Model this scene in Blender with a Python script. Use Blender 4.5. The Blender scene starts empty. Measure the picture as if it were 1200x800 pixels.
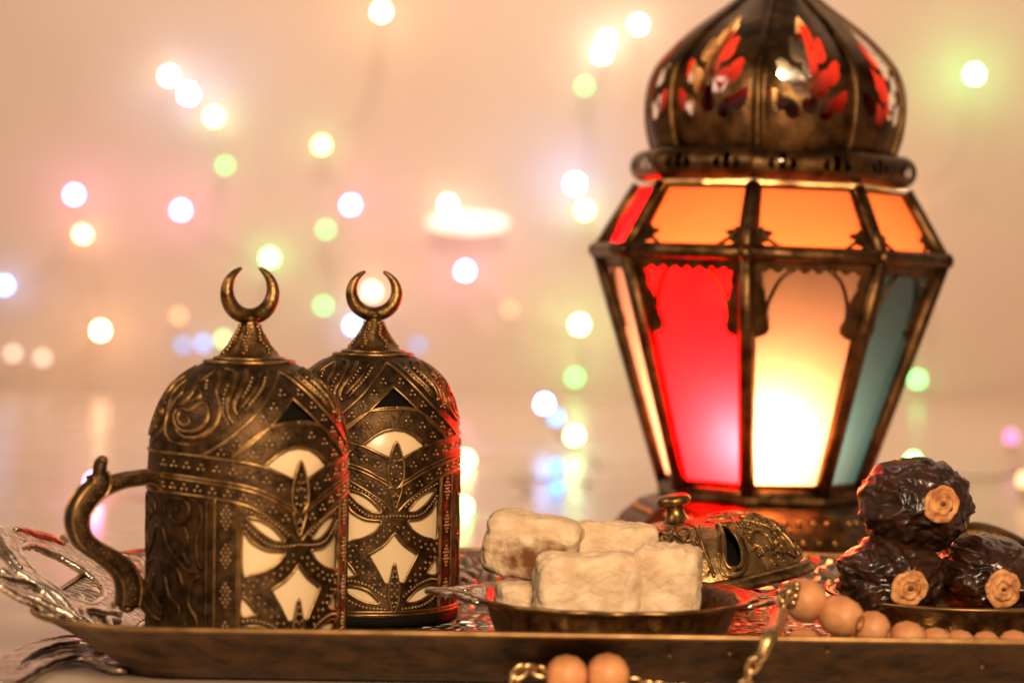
import bpy, bmesh, math, random
import numpy as np
from mathutils import Vector, Matrix, noise

random.seed(4)
RNG = np.random.default_rng(4)
sc = bpy.context.scene
COL = sc.collection
rad = math.radians
CM = 0.01                                   # everything below is written in centimetres

# ------------------------------------------------------------------ camera
CAM_H = 13.2
ROLL, PITCH = rad(0.85), math.atan(66 / 2833)
cam = bpy.data.cameras.new('camera')
cam.lens, cam.sensor_width = 85, 36
cam.clip_start, cam.clip_end = 0.02, 50
cam.dof.use_dof = True
cam.dof.focus_distance = 0.885
cam.dof.aperture_fstop = 7.8
cam_o = bpy.data.objects.new('camera', cam)
COL.objects.link(cam_o)
CAM_M = Matrix.Translation((0, 0, CAM_H * CM)) @ Matrix.Rotation(math.pi / 2 - PITCH, 4, 'X') @ Matrix.Rotation(ROLL, 4, 'Z')
cam_o.matrix_world = CAM_M
sc.camera = cam_o


def at(x, y, depth):
    """world point (cm) seen at a spot of the 1200 x 800 photograph, at a given distance"""
    d = CAM_M.to_3x3() @ Vector(((x - 600) / 2833, (400 - y) / 2833, -1))
    k = depth / d.y
    return Vector((d.x * k, d.y * k, CAM_H + d.z * k))


# ------------------------------------------------------------------ light
w = bpy.data.worlds.new('World')
sc.world = w
w.use_nodes = True
bg = w.node_tree.nodes['Background']
bg.inputs[0].default_value = (1.0, 0.66, 0.40, 1)
bg.inputs[1].default_value = 0.22


def area(name, loc, target, size, power, col, shape='DISK'):
    l = bpy.data.lights.new(name, 'AREA')
    l.shape, l.size, l.energy, l.color = shape, size * CM, power, col
    o = bpy.data.objects.new(name, l)
    COL.objects.link(o)
    o.location = Vector(loc) * CM
    o.rotation_euler = (Vector(target) - Vector(loc)).to_track_quat('-Z', 'Y').to_euler()
    return o


area('room_lamp', (14, -8, 44), (2, 88, 4), 24, 11.8, (1.0, 0.69, 0.41))
area('side_fill', (-70, 60, 60), (0, 90, 5), 30, 2.2, (1.0, 0.74, 0.50))  # added soft fill from the left, no visible source
area('wall_wash', (0, 195, 130), (10, 292, 35), 60, 14.2, (1.0, 0.73, 0.56))
area('wall_wash_two', (90, 200, 150), (60, 292, 30), 60, 4.5, (1.0, 0.72, 0.53))

sc.view_settings.view_transform = 'Standard'
sc.view_settings.look = 'None'
sc.view_settings.exposure = 0
sc.view_settings.gamma = 1
sc.view_settings.use_curve_mapping = False
sc.cycles.use_denoising = True
sc.cycles.max_bounces = 10
sc.cycles.transmission_bounces = 8
sc.cycles.sample_clamp_indirect = 6
sc.cycles.caustics_reflective = False
sc.cycles.caustics_refractive = False


# ------------------------------------------------------------------ materials
def nodes(name):
    m = bpy.data.materials.new(name)
    m.use_nodes = True
    nt = m.node_tree
    return m, nt, nt.nodes['Principled BSDF']


def pm(name, c1, c2=None, rough=0.4, metal=0.0, nscale=200, bump=0.0, bscale=400, coat=0.0, rvar=0.0, detail=4, spec=0.5):
    """principled material: colour varies between c1 and c2 by noise, with fine relief"""
    m, nt, b = nodes(name)
    N, L = nt.nodes, nt.links
    b.inputs['Metallic'].default_value = metal
    b.inputs['Roughness'].default_value = rough
    b.inputs['Coat Weight'].default_value = coat
    b.inputs['Specular IOR Level'].default_value = spec
    tc = N.new('ShaderNodeTexCoord')
    if c2 is None:
        b.inputs['Base Color'].default_value = (*c1, 1)
    else:
        n = N.new('ShaderNodeTexNoise')
        n.inputs['Scale'].default_value = nscale
        n.inputs['Detail'].default_value = detail
        L.new(tc.outputs['Object'], n.inputs['Vector'])
        r = N.new('ShaderNodeValToRGB')
        r.color_ramp.elements[0].position, r.color_ramp.elements[1].position = 0.35, 0.65
        r.color_ramp.elements[0].color, r.color_ramp.elements[1].color = (*c1, 1), (*c2, 1)
        L.new(n.outputs['Fac'], r.inputs[0])
        L.new(r.outputs[0], b.inputs['Base Color'])
        if rvar:
            mr = N.new('ShaderNodeMapRange')
            mr.inputs[3].default_value, mr.inputs[4].default_value = rough - rvar, rough + rvar
            L.new(n.outputs['Fac'], mr.inputs[0])
            L.new(mr.outputs[0], b.inputs['Roughness'])
    if bump:
        n2 = N.new('ShaderNodeTexNoise')
        n2.inputs['Scale'].default_value = bscale
        n2.inputs['Detail'].default_value = 5
        L.new(tc.outputs['Object'], n2.inputs['Vector'])
        bu = N.new('ShaderNodeBump')
        bu.inputs['Strength'].default_value = bump
        bu.inputs['Distance'].default_value = 0.001
        L.new(n2.outputs['Fac'], bu.inputs['Height'])
        L.new(bu.outputs[0], b.inputs['Normal'])
    return m


M = {}
M['patina'] = pm('dark_brass_patina', (0.028, 0.015, 0.0065), (0.095, 0.053, 0.022), 0.46, 0.85, 260, 0.28, 900, rvar=0.1)
M['brass'] = pm('worn_brass', (0.18, 0.105, 0.042), (0.42, 0.265, 0.11), 0.33, 1.0, 300, 0.15, 700, rvar=0.08)
M['brass_mid'] = pm('brown_brass', (0.10, 0.056, 0.022), (0.30, 0.175, 0.07), 0.36, 1.0, 260, 0.3, 900, rvar=0.1)
M['brass_bead'] = pm('brass_bead', (0.42, 0.28, 0.13), (0.62, 0.44, 0.23), 0.28, 1.0, 300)
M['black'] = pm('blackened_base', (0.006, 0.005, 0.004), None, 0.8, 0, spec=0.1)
M['porcelain'] = pm('cream_porcelain', (0.85, 0.64, 0.39), (0.87, 0.67, 0.42), 0.28, 0, 60)
M['lantern_metal'] = pm('lantern_brass', (0.06, 0.033, 0.014), (0.18, 0.10, 0.042), 0.40, 1.0, 120, 0.3, 300, rvar=0.1)
M['silver'] = pm('engraved_silver', (0.45, 0.36, 0.28), (0.80, 0.70, 0.60), 0.20, 1.0, 180, 0.7, 420, rvar=0.06)
M['tray_brown'] = pm('tray_outer_brass', (0.035, 0.017, 0.0065), (0.17, 0.09, 0.032), 0.40, 0.9, 110, 0.8, 240, rvar=0.1)
M['tray_lip'] = pm('tray_lip_brass', (0.22, 0.125, 0.05), (0.36, 0.215, 0.09), 0.38, 1.0, 120)
M['delight'] = pm('sugared_delight', (0.64, 0.46, 0.29), (0.84, 0.66, 0.46), 0.8, 0, 130, 0.8, 480, spec=0.25)
M['stem'] = pm('date_stem', (0.36, 0.13, 0.04), (0.72, 0.36, 0.14), 0.6, 0, 280, 0.6, 600)
M['stem_dark'] = pm('date_stem_eye', (0.10, 0.035, 0.012), None, 0.7)
M['wood_bead'] = pm('orange_wood_bead', (0.50, 0.20, 0.075), (0.68, 0.33, 0.15), 0.50, 0, 120, 0.2, 400)
M['bead_groove'] = pm('bead_groove', (0.20, 0.07, 0.02), None, 0.6)
M['chain'] = pm('pale_brass_chain', (0.48, 0.32, 0.15), (0.66, 0.48, 0.27), 0.30, 1.0, 300)
M['wire'] = pm('clear_wire', (0.55, 0.42, 0.32), None, 0.4)
M['socket'] = pm('bulb_socket', (0.60, 0.48, 0.38), None, 0.5)

# date skin: dark wrinkled, glossy, a little redder where it is thin
M['date'] = pm('date_skin', (0.012, 0.0045, 0.003), (0.045, 0.015, 0.007), 0.34, 0, 110, 0.3, 350, coat=0.25, rvar=0.08)


def engraved(name, c1, c2, rough, scale, dist):
    """shiny metal sheet with a stamped scroll pattern as relief"""
    m, nt, b = nodes(name)
    N, L = nt.nodes, nt.links
    tc = N.new('ShaderNodeTexCoord')
    v = N.new('ShaderNodeTexVoronoi')
    v.feature = 'DISTANCE_TO_EDGE'
    v.inputs['Scale'].default_value = scale
    L.new(tc.outputs['Object'], v.inputs['Vector'])
    r = N.new('ShaderNodeValToRGB')
    r.color_ramp.elements[0].position, r.color_ramp.elements[1].position = 0.03, 0.16
    r.color_ramp.elements[0].color, r.color_ramp.elements[1].color = (*c1, 1), (*c2, 1)
    L.new(v.outputs['Distance'], r.inputs[0])
    L.new(r.outputs[0], b.inputs['Base Color'])
    b.inputs['Metallic'].default_value = 1
    b.inputs['Roughness'].default_value = rough
    bu = N.new('ShaderNodeBump')
    bu.inputs['Strength'].default_value = 1
    bu.inputs['Distance'].default_value = dist
    L.new(v.outputs['Distance'], bu.inputs['Height'])
    L.new(bu.outputs[0], b.inputs['Normal'])
    return m


M['handle_sheet'] = engraved('engraved_handle_sheet', (0.26, 0.19, 0.14), (0.62, 0.50, 0.42), 0.24, 210, 0.0009)
M['tray_floor'] = engraved('engraved_tray_sheet', (0.35, 0.27, 0.19), (0.80, 0.68, 0.56), 0.18, 170, 0.004)
M['lid_sheet'] = pm('lid_brass', (0.30, 0.19, 0.078), (0.50, 0.33, 0.145), 0.40, 1.0, 220, 0.3, 700, rvar=0.08)


def glass(name, col, gloss=0.12, mix=0.10):
    """frosted coloured glass: lets the lamp behind it glow through"""
    m, nt, b = nodes(name)
    N, L = nt.nodes, nt.links
    N.remove(b)
    t = N.new('ShaderNodeBsdfTranslucent')
    tc = N.new('ShaderNodeTexCoord')
    n = N.new('ShaderNodeTexNoise')
    n.inputs['Scale'].default_value = 90
    L.new(tc.outputs['Object'], n.inputs['Vector'])
    r = N.new('ShaderNodeValToRGB')
    r.color_ramp.elements[0].color = (*[c * 0.82 for c in col], 1)
    r.color_ramp.elements[1].color = (*col, 1)
    L.new(n.outputs['Fac'], r.inputs[0])
    L.new(r.outputs[0], t.inputs[0])
    g = N.new('ShaderNodeBsdfGlossy')
    g.inputs['Roughness'].default_value = gloss
    mx = N.new('ShaderNodeMixShader')
    mx.inputs[0].default_value = mix
    L.new(t.outputs[0], mx.inputs[1])
    L.new(g.outputs[0], mx.inputs[2])
    L.new(mx.outputs[0], N['Material Output'].inputs[0])
    return m


M['glass_red'] = glass('red_glass', (0.92, 0.0009, 0.0020))
M['glass_cream'] = glass('amber_glass', (0.048, 0.0190, 0.0108), mix=0.05)
M['glass_orange'] = glass('orange_glass', (0.075, 0.0145, 0.0042), mix=0.05)
M['glass_teal'] = glass('teal_glass', (0.0016, 0.0034, 0.0041), mix=0.14)
M['glass_clear'] = glass('peach_glass', (0.075, 0.029, 0.020), mix=0.2)
M['glass_green'] = glass('green_glass', (0.01, 0.05, 0.015))
M['red_glow_liner'] = glass('dome_red_glow', (0.14, 0.007, 0.004))  # added liner: reddish light inside the dome put into its colour


def emit(name, col, s):
    m, nt, b = nodes(name)
    b.inputs['Base Color'].default_value = (*col, 1)
    b.inputs['Emission Color'].default_value = (*col, 1)
    b.inputs['Emission Strength'].default_value = s
    return m


# ------------------------------------------------------------------ mesh helpers (all in cm)
class MB:
    def __init__(self):
        self.v, self.f, self.n = [], [], 0

    def add(self, v, f):
        v = np.asarray(v, float).reshape(-1, 3)
        self.v.append(v)
        k = self.n
        self.f.extend([tuple(i + k for i in q) for q in f])
        self.n += len(v)
        return self

    def build(self, name, mat, parent=None, smooth=True, kind=None, loc=None):
        me = bpy.data.meshes.new(name)
        me.from_pydata((np.concatenate(self.v) * CM).tolist(), [], self.f)
        me.materials.append(M[mat] if isinstance(mat, str) else mat)
        if smooth:
            me.polygons.foreach_set('use_smooth', [True] * len(me.polygons))
        me.update()
        o = bpy.data.objects.new(name, me)
        COL.objects.link(o)
        if parent is not None:
            o.parent = parent
        if loc is not None:
            o.location = Vector(loc) * CM
        if kind:
            o['kind'] = kind
        return o


def tag(o, label, cat=None, group=None, kind=None):
    if label:
        o['label'] = label
    if cat:
        o['category'] = cat
    if group:
        o['group'] = group
    if kind:
        o['kind'] = kind
    return o


def empty(name, loc=(0, 0, 0), rot=(0, 0, 0)):
    o = bpy.data.objects.new(name, None)
    COL.objects.link(o)
    o.empty_display_size = 0.01
    o.location = Vector(loc) * CM
    o.rotation_euler = rot
    return o


def copy_tree(o, parent=None):
    c = o.copy()
    COL.objects.link(c)
    c.parent = parent
    for ch in o.children:
        copy_tree(ch, c)
    return c


def spline(P, step, closed=False):
    """Catmull-Rom through the points, resampled evenly"""
    P = np.asarray(P, float)
    n = len(P)
    if n < 3 and not closed:
        Q = [P[0] + (P[-1] - P[0]) * t for t in np.linspace(0, 1, 40)]
    else:
        Q = []
        for i in range(n if closed else n - 1):
            if closed:
                a, b, c, d = P[(i - 1) % n], P[i], P[(i + 1) % n], P[(i + 2) % n]
            else:
                b, c = P[i], P[i + 1]
                a = P[i - 1] if i > 0 else 2 * b - c
                d = P[i + 2] if i + 2 < n else 2 * c - b
            for t in np.linspace(0, 1, 16, endpoint=False):
                Q.append(0.5 * (2 * b + (c - a) * t + (2 * a - 5 * b + 4 * c - d) * t * t + (3 * b - a - 3 * c + d) * t ** 3))
        Q.append(P[0] if closed else P[-1])
    Q = np.array(Q)
    s = np.r_[0, np.cumsum(np.linalg.norm(np.diff(Q, axis=0), axis=1))]
    k = max(3, int(round(s[-1] / step)) + 1)
    t = np.linspace(0, s[-1], k)
    R = np.stack([np.interp(t, s, Q[:, j]) for j in range(Q.shape[1])], 1)
    return R[:-1] if closed else R


def polyline(P, step, closed=False):
    P = np.asarray(P, float)
    if closed:
        P = np.vstack([P, P[:1]])
    s = np.r_[0, np.cumsum(np.linalg.norm(np.diff(P, axis=0), axis=1))]
    k = max(3, int(round(s[-1] / step)) + 1)
    t = np.linspace(0, s[-1], k)
    R = np.stack([np.interp(t, s, P[:, j]) for j in range(P.shape[1])], 1)
    return R[:-1] if closed else R


def tube(P, r, seg=6, closed=False, flat=None, up=None):
    """swept round (or flattened) bar; r may be an array"""
    P = np.asarray(P, float)
    n = len(P)
    r = np.broadcast_to(np.asarray(r, float), (n,))
    if closed:
        T = np.roll(P, -1, 0) - np.roll(P, 1, 0)
    else:
        T = np.gradient(P, axis=0)
    T /= np.linalg.norm(T, axis=1)[:, None] + 1e-12
    if up is None:
        u = np.array([0., 0, 1]) if abs(T[0][2]) < 0.9 else np.array([1., 0, 0])
        U = np.zeros_like(P)
        for i in range(n):
            u = u - T[i] * (u @ T[i])
            u /= np.linalg.norm(u) + 1e-12
            U[i] = u
    else:
        U = np.broadcast_to(np.asarray(up, float), P.shape)
        U = U - T * np.sum(U * T, 1)[:, None]
        U = U / (np.linalg.norm(U, axis=1)[:, None] + 1e-12)
    B = np.cross(T, U)
    k1, k2 = (1, 1) if flat is None else flat
    a = np.linspace(0, 2 * math.pi, seg, endpoint=False)
    V = (P[:, None] + r[:, None, None] * (np.cos(a)[None, :, None] * U[:, None] * k1 + np.sin(a)[None, :, None] * B[:, None] * k2)).reshape(-1, 3)
    F = []
    for i in range(n if closed else n - 1):
        j = (i + 1) % n
        for q in range(seg):
            q2 = (q + 1) % seg
            F.append((i * seg + q, i * seg + q2, j * seg + q2, j * seg + q))
    if not closed:
        F.append(tuple(range(seg - 1, -1, -1)))
        F.append(tuple((n - 1) * seg + q for q in range(seg)))
    return V, F


def lathe(prof, seg=48, rf=None):
    """revolve (r, z) pairs; rf(theta, r, z) may reshape the radius"""
    prof = np.asarray(prof, float)
    a = np.linspace(0, 2 * math.pi, seg, endpoint=False)
    V = []
    for r, z in prof:
        rr = np.full(seg, r) if rf is None else rf(a, r, z)
        V.append(np.stack([rr * np.sin(a), -rr * np.cos(a), np.full(seg, z)], 1))
    V = np.concatenate(V)
    F = []
    for i in range(len(prof) - 1):
        for q in range(seg):
            q2 = (q + 1) % seg
            F.append((i * seg + q, i * seg + q2, (i + 1) * seg + q2, (i + 1) * seg + q))
    return V, F


def box(c, s, bev=0.0):
    bm = bmesh.new()
    bmesh.ops.create_cube(bm, size=1)
    for v in bm.verts:
        v.co = Vector((v.co.x * s[0] + c[0], v.co.y * s[1] + c[1], v.co.z * s[2] + c[2]))
    if bev:
        bmesh.ops.bevel(bm, geom=bm.edges[:], offset=bev, segments=2, profile=0.5, affect='EDGES')
    bm.verts.ensure_lookup_table()
    V = [tuple(v.co) for v in bm.verts]
    F = [tuple(v.index for v in f.verts) for f in bm.faces]
    bm.free()
    return V, F


def ico(sub):
    bm = bmesh.new()
    bmesh.ops.create_icosphere(bm, subdivisions=sub, radius=1)
    V = np.array([tuple(v.co) for v in bm.verts])
    F = [tuple(v.index for v in f.verts) for f in bm.faces]
    bm.free()
    return V, F


ICO1, ICO2 = ico(1), ico(2)


def inside(px, py, poly):
    poly = np.asarray(poly, float)
    res = np.zeros(px.shape, bool)
    j = len(poly) - 1
    for i in range(len(poly)):
        xi, yi = poly[i]
        xj, yj = poly[j]
        c = ((yi > py) != (yj > py)) & (px < (xj - xi) * (py - yi) / (yj - yi + 1e-12) + xi)
        res ^= c
        j = i
    return res


def grid_cells(us, vs, mapf, keep, wrap=False):
    """sheet over a (u, v) grid; keep(uc, vc) says which cells exist"""
    nu, nv = len(us), len(vs)
    U, Vv = np.meshgrid(us, vs, indexing='ij')
    P = mapf(U.ravel(), Vv.ravel(), np.zeros(U.size))
    u1 = np.r_[us[1:], us[:1] + 360] if wrap else us[1:]
    uc = (us[:len(u1)] + u1) / 2
    vc = (vs[:-1] + vs[1:]) / 2
    UC, VC = np.meshgrid(uc, vc, indexing='ij')
    K = keep(UC, VC)
    I, J = np.nonzero(K)
    I2 = (I + 1) % nu
    F = np.stack([I * nv + J, I2 * nv + J, I2 * nv + J + 1, I * nv + J + 1], 1)
    used, inv = np.unique(F, return_inverse=True)
    return P[used], [tuple(q) for q in inv.reshape(F.shape).tolist()]


# ------------------------------------------------------------------ the setting
def wall_material():
    m, nt, b = nodes('peach_wall')
    N, L = nt.nodes, nt.links
    tc = N.new('ShaderNodeTexCoord')
    n = N.new('ShaderNodeTexNoise')
    n.inputs['Scale'].default_value = 2.2
    n.inputs['Detail'].default_value = 3
    L.new(tc.outputs['Object'], n.inputs['Vector'])
    r = N.new('ShaderNodeValToRGB')
    r.color_ramp.elements[0].position, r.color_ramp.elements[1].position = 0.3, 0.7
    r.color_ramp.elements[0].color, r.color_ramp.elements[1].color = (0.68, 0.54, 0.43, 1), (0.76, 0.64, 0.54, 1)
    L.new(n.outputs['Fac'], r.inputs[0])
    L.new(r.outputs[0], b.inputs['Base Color'])
    b.inputs['Roughness'].default_value = 0.6
    return m


WALL_D = 292.0
mb = MB().add([(-260, WALL_D, -1), (260, WALL_D, -1), (260, WALL_D, 230), (-260, WALL_D, 230)], [(0, 1, 2, 3)])
o = mb.build('wall', wall_material(), smooth=False)
tag(o, 'peach plastered wall hung with blurred fairy lights', kind='structure')

M['table'] = pm('lacquered_table', (0.66, 0.51, 0.39), (0.70, 0.55, 0.43), 0.26, 0, 8, 0, 30, coat=0, rvar=0.05)
mb = MB().add(*box((0, 150, -2), (520, 290, 4), 0.4))
o = mb.build('table', 'table', smooth=False)
tag(o, 'glossy pale tan table top', kind='structure')

# ------------------------------------------------------------------ fairy lights on the wall
WH, BL, PK, YG, GR, OR = (1.0, 0.84, 0.66), (0.17, 0.42, 1.0), (1.0, 0.28, 0.74), (0.50, 1.0, 0.34), (0.16, 1.0, 0.26), (1.0, 0.55, 0.28)
GLOW, BRIGHT, DIM, FAINT = 85.0, 24.0, 4.5, 2.6
strings = {
    'string of fairy lights at the far left, from pale pink to blue white bulbs': [
        (5, 335, BL, BRIGHT), (87, 229, PK, GLOW * 0.6), (97, 275, OR, BRIGHT), (118, 388, OR, GLOW * 0.7), (50, 420, WH, FAINT), (15, 415, WH, FAINT)],
    'string of fairy lights above the handled mug, white down to green': [
        (198, 90, WH, BRIGHT), (221, 111, BL, GLOW), (251, 138, YG, BRIGHT), (264, 195, GR, DIM), (212, 247, PK, GLOW * 0.6),
        (316, 303, GR, BRIGHT), (262, 398, YG, DIM), (238, 403, BL, DIM), (214, 405, BL, FAINT), (209, 371, OR, FAINT)],
    'string of fairy lights above the further mug, with a warm bulb on top': [
        (447, 15, OR, GLOW * 0.8), (377, 171, YG, BRIGHT * 0.6), (411, 241, PK, GLOW * 0.6), (382, 270, GR, DIM), (379, 359, GR, DIM * 1.3),
        (414, 382, BL, BRIGHT), (436, 342, OR, BRIGHT), (490, 405, BL, FAINT * 0.7)],
    'string of fairy lights in the gap between mugs and lantern': [
        (525, 240, WH, BRIGHT * 0.7), (545, 318, PK, GLOW * 0.7), (597, 363, OR, FAINT * 0.8), (679, 381, YG, GLOW * 0.8), (674, 443, GR, DIM * 1.6)],
    'string of fairy lights left of the lantern dome, white and blue bulbs': [
        (748, 30, WH, BRIGHT), (711, 48, WH, BRIGHT), (705, 64, WH, BRIGHT), (685, 102, GR, DIM), (674, 216, BL, GLOW * 1.5), (685, 247, YG, BRIGHT)],
    'string of fairy lights right of the lantern, mostly green bulbs': [
        (1142, 88, GR, GLOW * 1.3), (1057, 237, OR, BRIGHT * 0.6), (1075, 445, GR, DIM * 2.2), (1240, 400, OR, FAINT)],
}
BULB_R = 0.5
bulb_me = {}


def bulb(parent, p, colr, s):
    key = (colr, round(s, 2))
    if key not in bulb_me:
        mat = emit('bulb_glow', colr, s)
        V, F = ICO2
        V = V.copy()
        V[:, 2] = np.where(V[:, 2] > 0, V[:, 2] * 1.25, V[:, 2])
        bb = MB().add(V * BULB_R, F).build('bulb', mat, parent, loc=p)
        ss = MB().add(*lathe([(0, -1.15), (0.22, -1.1), (0.26, -0.5), (0.3, -0.36), (0, -0.3)], 10)).build('socket', 'socket', bb)
        bulb_me[key] = (bb.data, ss.data)
        return
    for me_, par in zip(bulb_me[key], (parent, None)):
        ob = bpy.data.objects.new('bulb' if par is not None else 'socket', me_)
        COL.objects.link(ob)
        if par is not None:
            ob.parent = par
            ob.location = Vector(p) * CM
            last = ob
        else:
            ob.parent = last


def string_of(label, pts):
    root = empty('string_lights')
    tag(root, label, 'fairy lights', 'strings of fairy lights')
    wire = []
    for p, c, s in pts:
        bulb(root, p, c, s)
        wire.append((p.x, p.y, p.z - 1.0))
    path = []
    for a, b in zip(wire[:-1], wire[1:]):
        path.append(a)
        d = math.dist(a, b)
        path.append(((a[0] + b[0]) / 2 + 0.12 * d, (a[1] + b[1]) / 2, max(0.15, (a[2] + b[2]) / 2 - 0.12 * d)))
    path.append(wire[-1])
    MB().add(*tube(spline(path, 1.2), 0.11, 5)).build('wire', 'wire', root)


for lab, L in strings.items():
    string_of(lab, [(at(x, y, WALL_D - (2.6 if s < 40 else 5.5)), c, s) for x, y, c, s in L])
# lights low over the table in front of the wall, some added for reflections
def over_table(x, y, yt):
    """bulb hanging low over the table; its mirror image shows as far below yt as the bulb is above"""
    return at(x, y, CAM_H * 2833 / (yt + (600 - x) * 0.0175 - 334))


string_of('string of fairy lights drooping low over the table behind the sweets, lowest bulbs added for reflections',
          [(over_table(638, 474, 524), BL, BRIGHT * 1.5), (over_table(652, 490, 526), BL, DIM), (over_table(673, 511, 532), YG, BRIGHT), (over_table(652, 548, 556), BL, DIM * 0.6), (over_table(652, 573, 582), BL, DIM * 0.5), (over_table(546, 540, 549), YG, BRIGHT * 0.6), (over_table(543, 595, 604), GR, BRIGHT * 0.5)])  # lowest blue and green bulbs added in place of table reflections
string_of('string of fairy lights drooping low over the table behind the dates',
          [(over_table(1070, 542, 575), GR, BRIGHT * 0.5), (over_table(1185, 513, 545), PK, DIM * 0.35), (over_table(1200, 563, 590), OR, DIM * 0.5)])
string_of('fairy lights with a pink bulb low behind the mug handle',
          [(over_table(110, 566, 584), PK, BRIGHT * 0.8), (over_table(240, 560, 584), WH, FAINT * 0.4)])

# pale glare on the wall, built as an added glowing oval
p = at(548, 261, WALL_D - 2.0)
root = empty('wall_glare', p)
tag(root, 'long oval white glare on the wall, an added glowing shape between mugs and lantern', 'wall glare')
V, F = ICO2
MB().add(V * np.array([5.0, 1.0, 1.15]), F).build('glare_oval', emit('oval_glare', (1.0, 0.88, 0.72), 1.5), root)
MB().add(*box((0, 1.4, 0), (8, 1.0, 1.6), 0.2)).build('glare_backing', 'socket', root)

# ------------------------------------------------------------------ serving tray
TX0, TX1, TY0, TY1 = -16.0, 24.5, 76.0, 100.5


def rr_loop(inset, z, n=14):
    rc = max(0.4, 5.0 - inset)
    x0, x1, y0, y1 = TX0 + inset, TX1 - inset, TY0 + inset, TY1 - inset
    pts = []
    for cx, cy, a0 in ((x1 - rc, y0 + rc, -90), (x1 - rc, y1 - rc, 0), (x0 + rc, y1 - rc, 90), (x0 + rc, y0 + rc, 180)):
        for a in np.linspace(a0, a0 + 90, n):
            pts.append((cx + rc * math.cos(rad(a)), cy + rc * math.sin(rad(a)), z))
    P = polyline(pts, 0.5, True)
    return P


def loft(loops):
    k = min(len(l) for l in loops)
    V, F = [], []
    R = []
    for l in loops:
        L2 = np.vstack([l, l[:1]])
        s = np.linspace(0, len(l), k, endpoint=False)
        R.append(np.stack([np.interp(s, np.arange(len(L2)), L2[:, j]) for j in range(3)], 1))
    for i in range(len(R) - 1):
        for q in range(k):
            q2 = (q + 1) % k
            F.append((i * k + q, i * k + q2, (i + 1) * k + q2, (i + 1) * k + q))
    return np.concatenate(R), F, k


tray = empty('serving_tray', ((TX0 + TX1) / 2, (TY0 + TY1) / 2, 0))
tag(tray, 'wide brass serving tray with flared rim and silvery engraved floor', 'tray')
T0 = Vector(tray.location)


def tray_part(mb, name, mat, **k):
    o = mb.build(name, mat, tray, **k)
    o.location = -T0
    return o


V, F, k = loft([rr_loop(i, z) for i, z in ((0.06, 2.16), (0.5, 1.95), (1.2, 1.56), (2.0, 1.02), (2.8, 0.50), (3.4, 0.16), (3.75, 0.05), (4.2, 0.02))])
F.append(tuple(7 * k + q for q in range(k)))
tray_part(MB().add(V, F), 'outer_wall', 'tray_brown')
V, F, k = loft([rr_loop(i, z) for i, z in ((0.30, 2.17), (0.8, 2.02), (1.5, 1.62), (2.3, 1.10), (3.0, 0.62), (3.5, 0.33), (3.9, 0.25))])
F.append(tuple(6 * k + q for q in range(k)))
tray_part(MB().add(V, F), 'floor_sheet', 'tray_floor')
tray_part(MB().add(*tube(rr_loop(0.12, 2.17), 0.095, 8, True)), 'rim_lip', 'tray_lip')
# small stamped knobs on the front flare
mbk = MB()
for x, ins, z in [(5.2, 1.35, 1.45), (7.1, 1.15, 1.58), (10.2, 0.85, 1.74), (15.3, 1.7, 1.20)]:
    V, F = ICO1
    mbk.add(V * 0.08 + np.array([x, TY0 + ins - 0.05, z - 0.05]), F)
tray_part(mbk, 'stud', 'tray_lip', kind='stuff')


def plate_part(name, outline, holes, zf, mat, parent_fn, step=0.18, rim=0.16, thick=0.28):
    """openwork sheet in plan: outline and holes are x,y polygons, zf gives its height"""
    O = spline(outline, step, True)
    Hs = [spline(h, step, True) for h in holes]
    xs = np.arange(O[:, 0].min() - step, O[:, 0].max() + step, step)
    ys = np.arange(O[:, 1].min() - step, O[:, 1].max() + step, step)

    def keep(a, b):
        k_ = inside(a, b, O)
        for h in Hs:
            k_ &= ~inside(a, b, h)
        return k_
    m1 = MB()
    for dz in (0.0, -thick):
        m1.add(*grid_cells(xs, ys, lambda a, b, h: np.stack([a, b, zf(a, b) + dz], 1), keep))
    m2 = MB()
    for lp in [O] + Hs:
        P = np.stack([lp[:, 0], lp[:, 1], zf(lp[:, 0], lp[:, 1]) - thick / 2], 1)
        m2.add(*tube(P, rim, 7, True))
    h = parent_fn(m1, name, mat)
    e = m2.build('edge_bead', 'silver', h)
    return h, e


# ornate openwork handle at the tray's left end
HC = 87.6


def hz(a, b):
    w_ = -13.4 - a
    return 1.05 + 0.60 * w_ + 0.05 * np.sin(w_ * 4) * np.cos((b - HC) * 2.4)


half = [(-13.3, 6.2), (-14.6, 6.5), (-15.8, 7.2), (-17.3, 7.9), (-16.4, 6.4), (-16.1, 5.6), (-17.2, 5.6), (-16.8, 4.7), (-17.2, 3.8), (-18.1, 2.3), (-18.6, 0)]
outline = [(a, HC + b) for a, b in half] + [(a, HC - b) for a, b in half[-2::-1]]
eye = [(-15.0, HC - 3.4), (-16.4, HC - 3.3), (-17.3, HC - 2.0), (-17.7, HC - 0.4), (-17.4, HC + 1.2), (-16.4, HC + 2.0), (-15.2, HC + 1.6), (-14.6, HC - 0.8)]
handle, _ = plate_part('handle', outline, [eye], hz, 'handle_sheet', tray_part)
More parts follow.
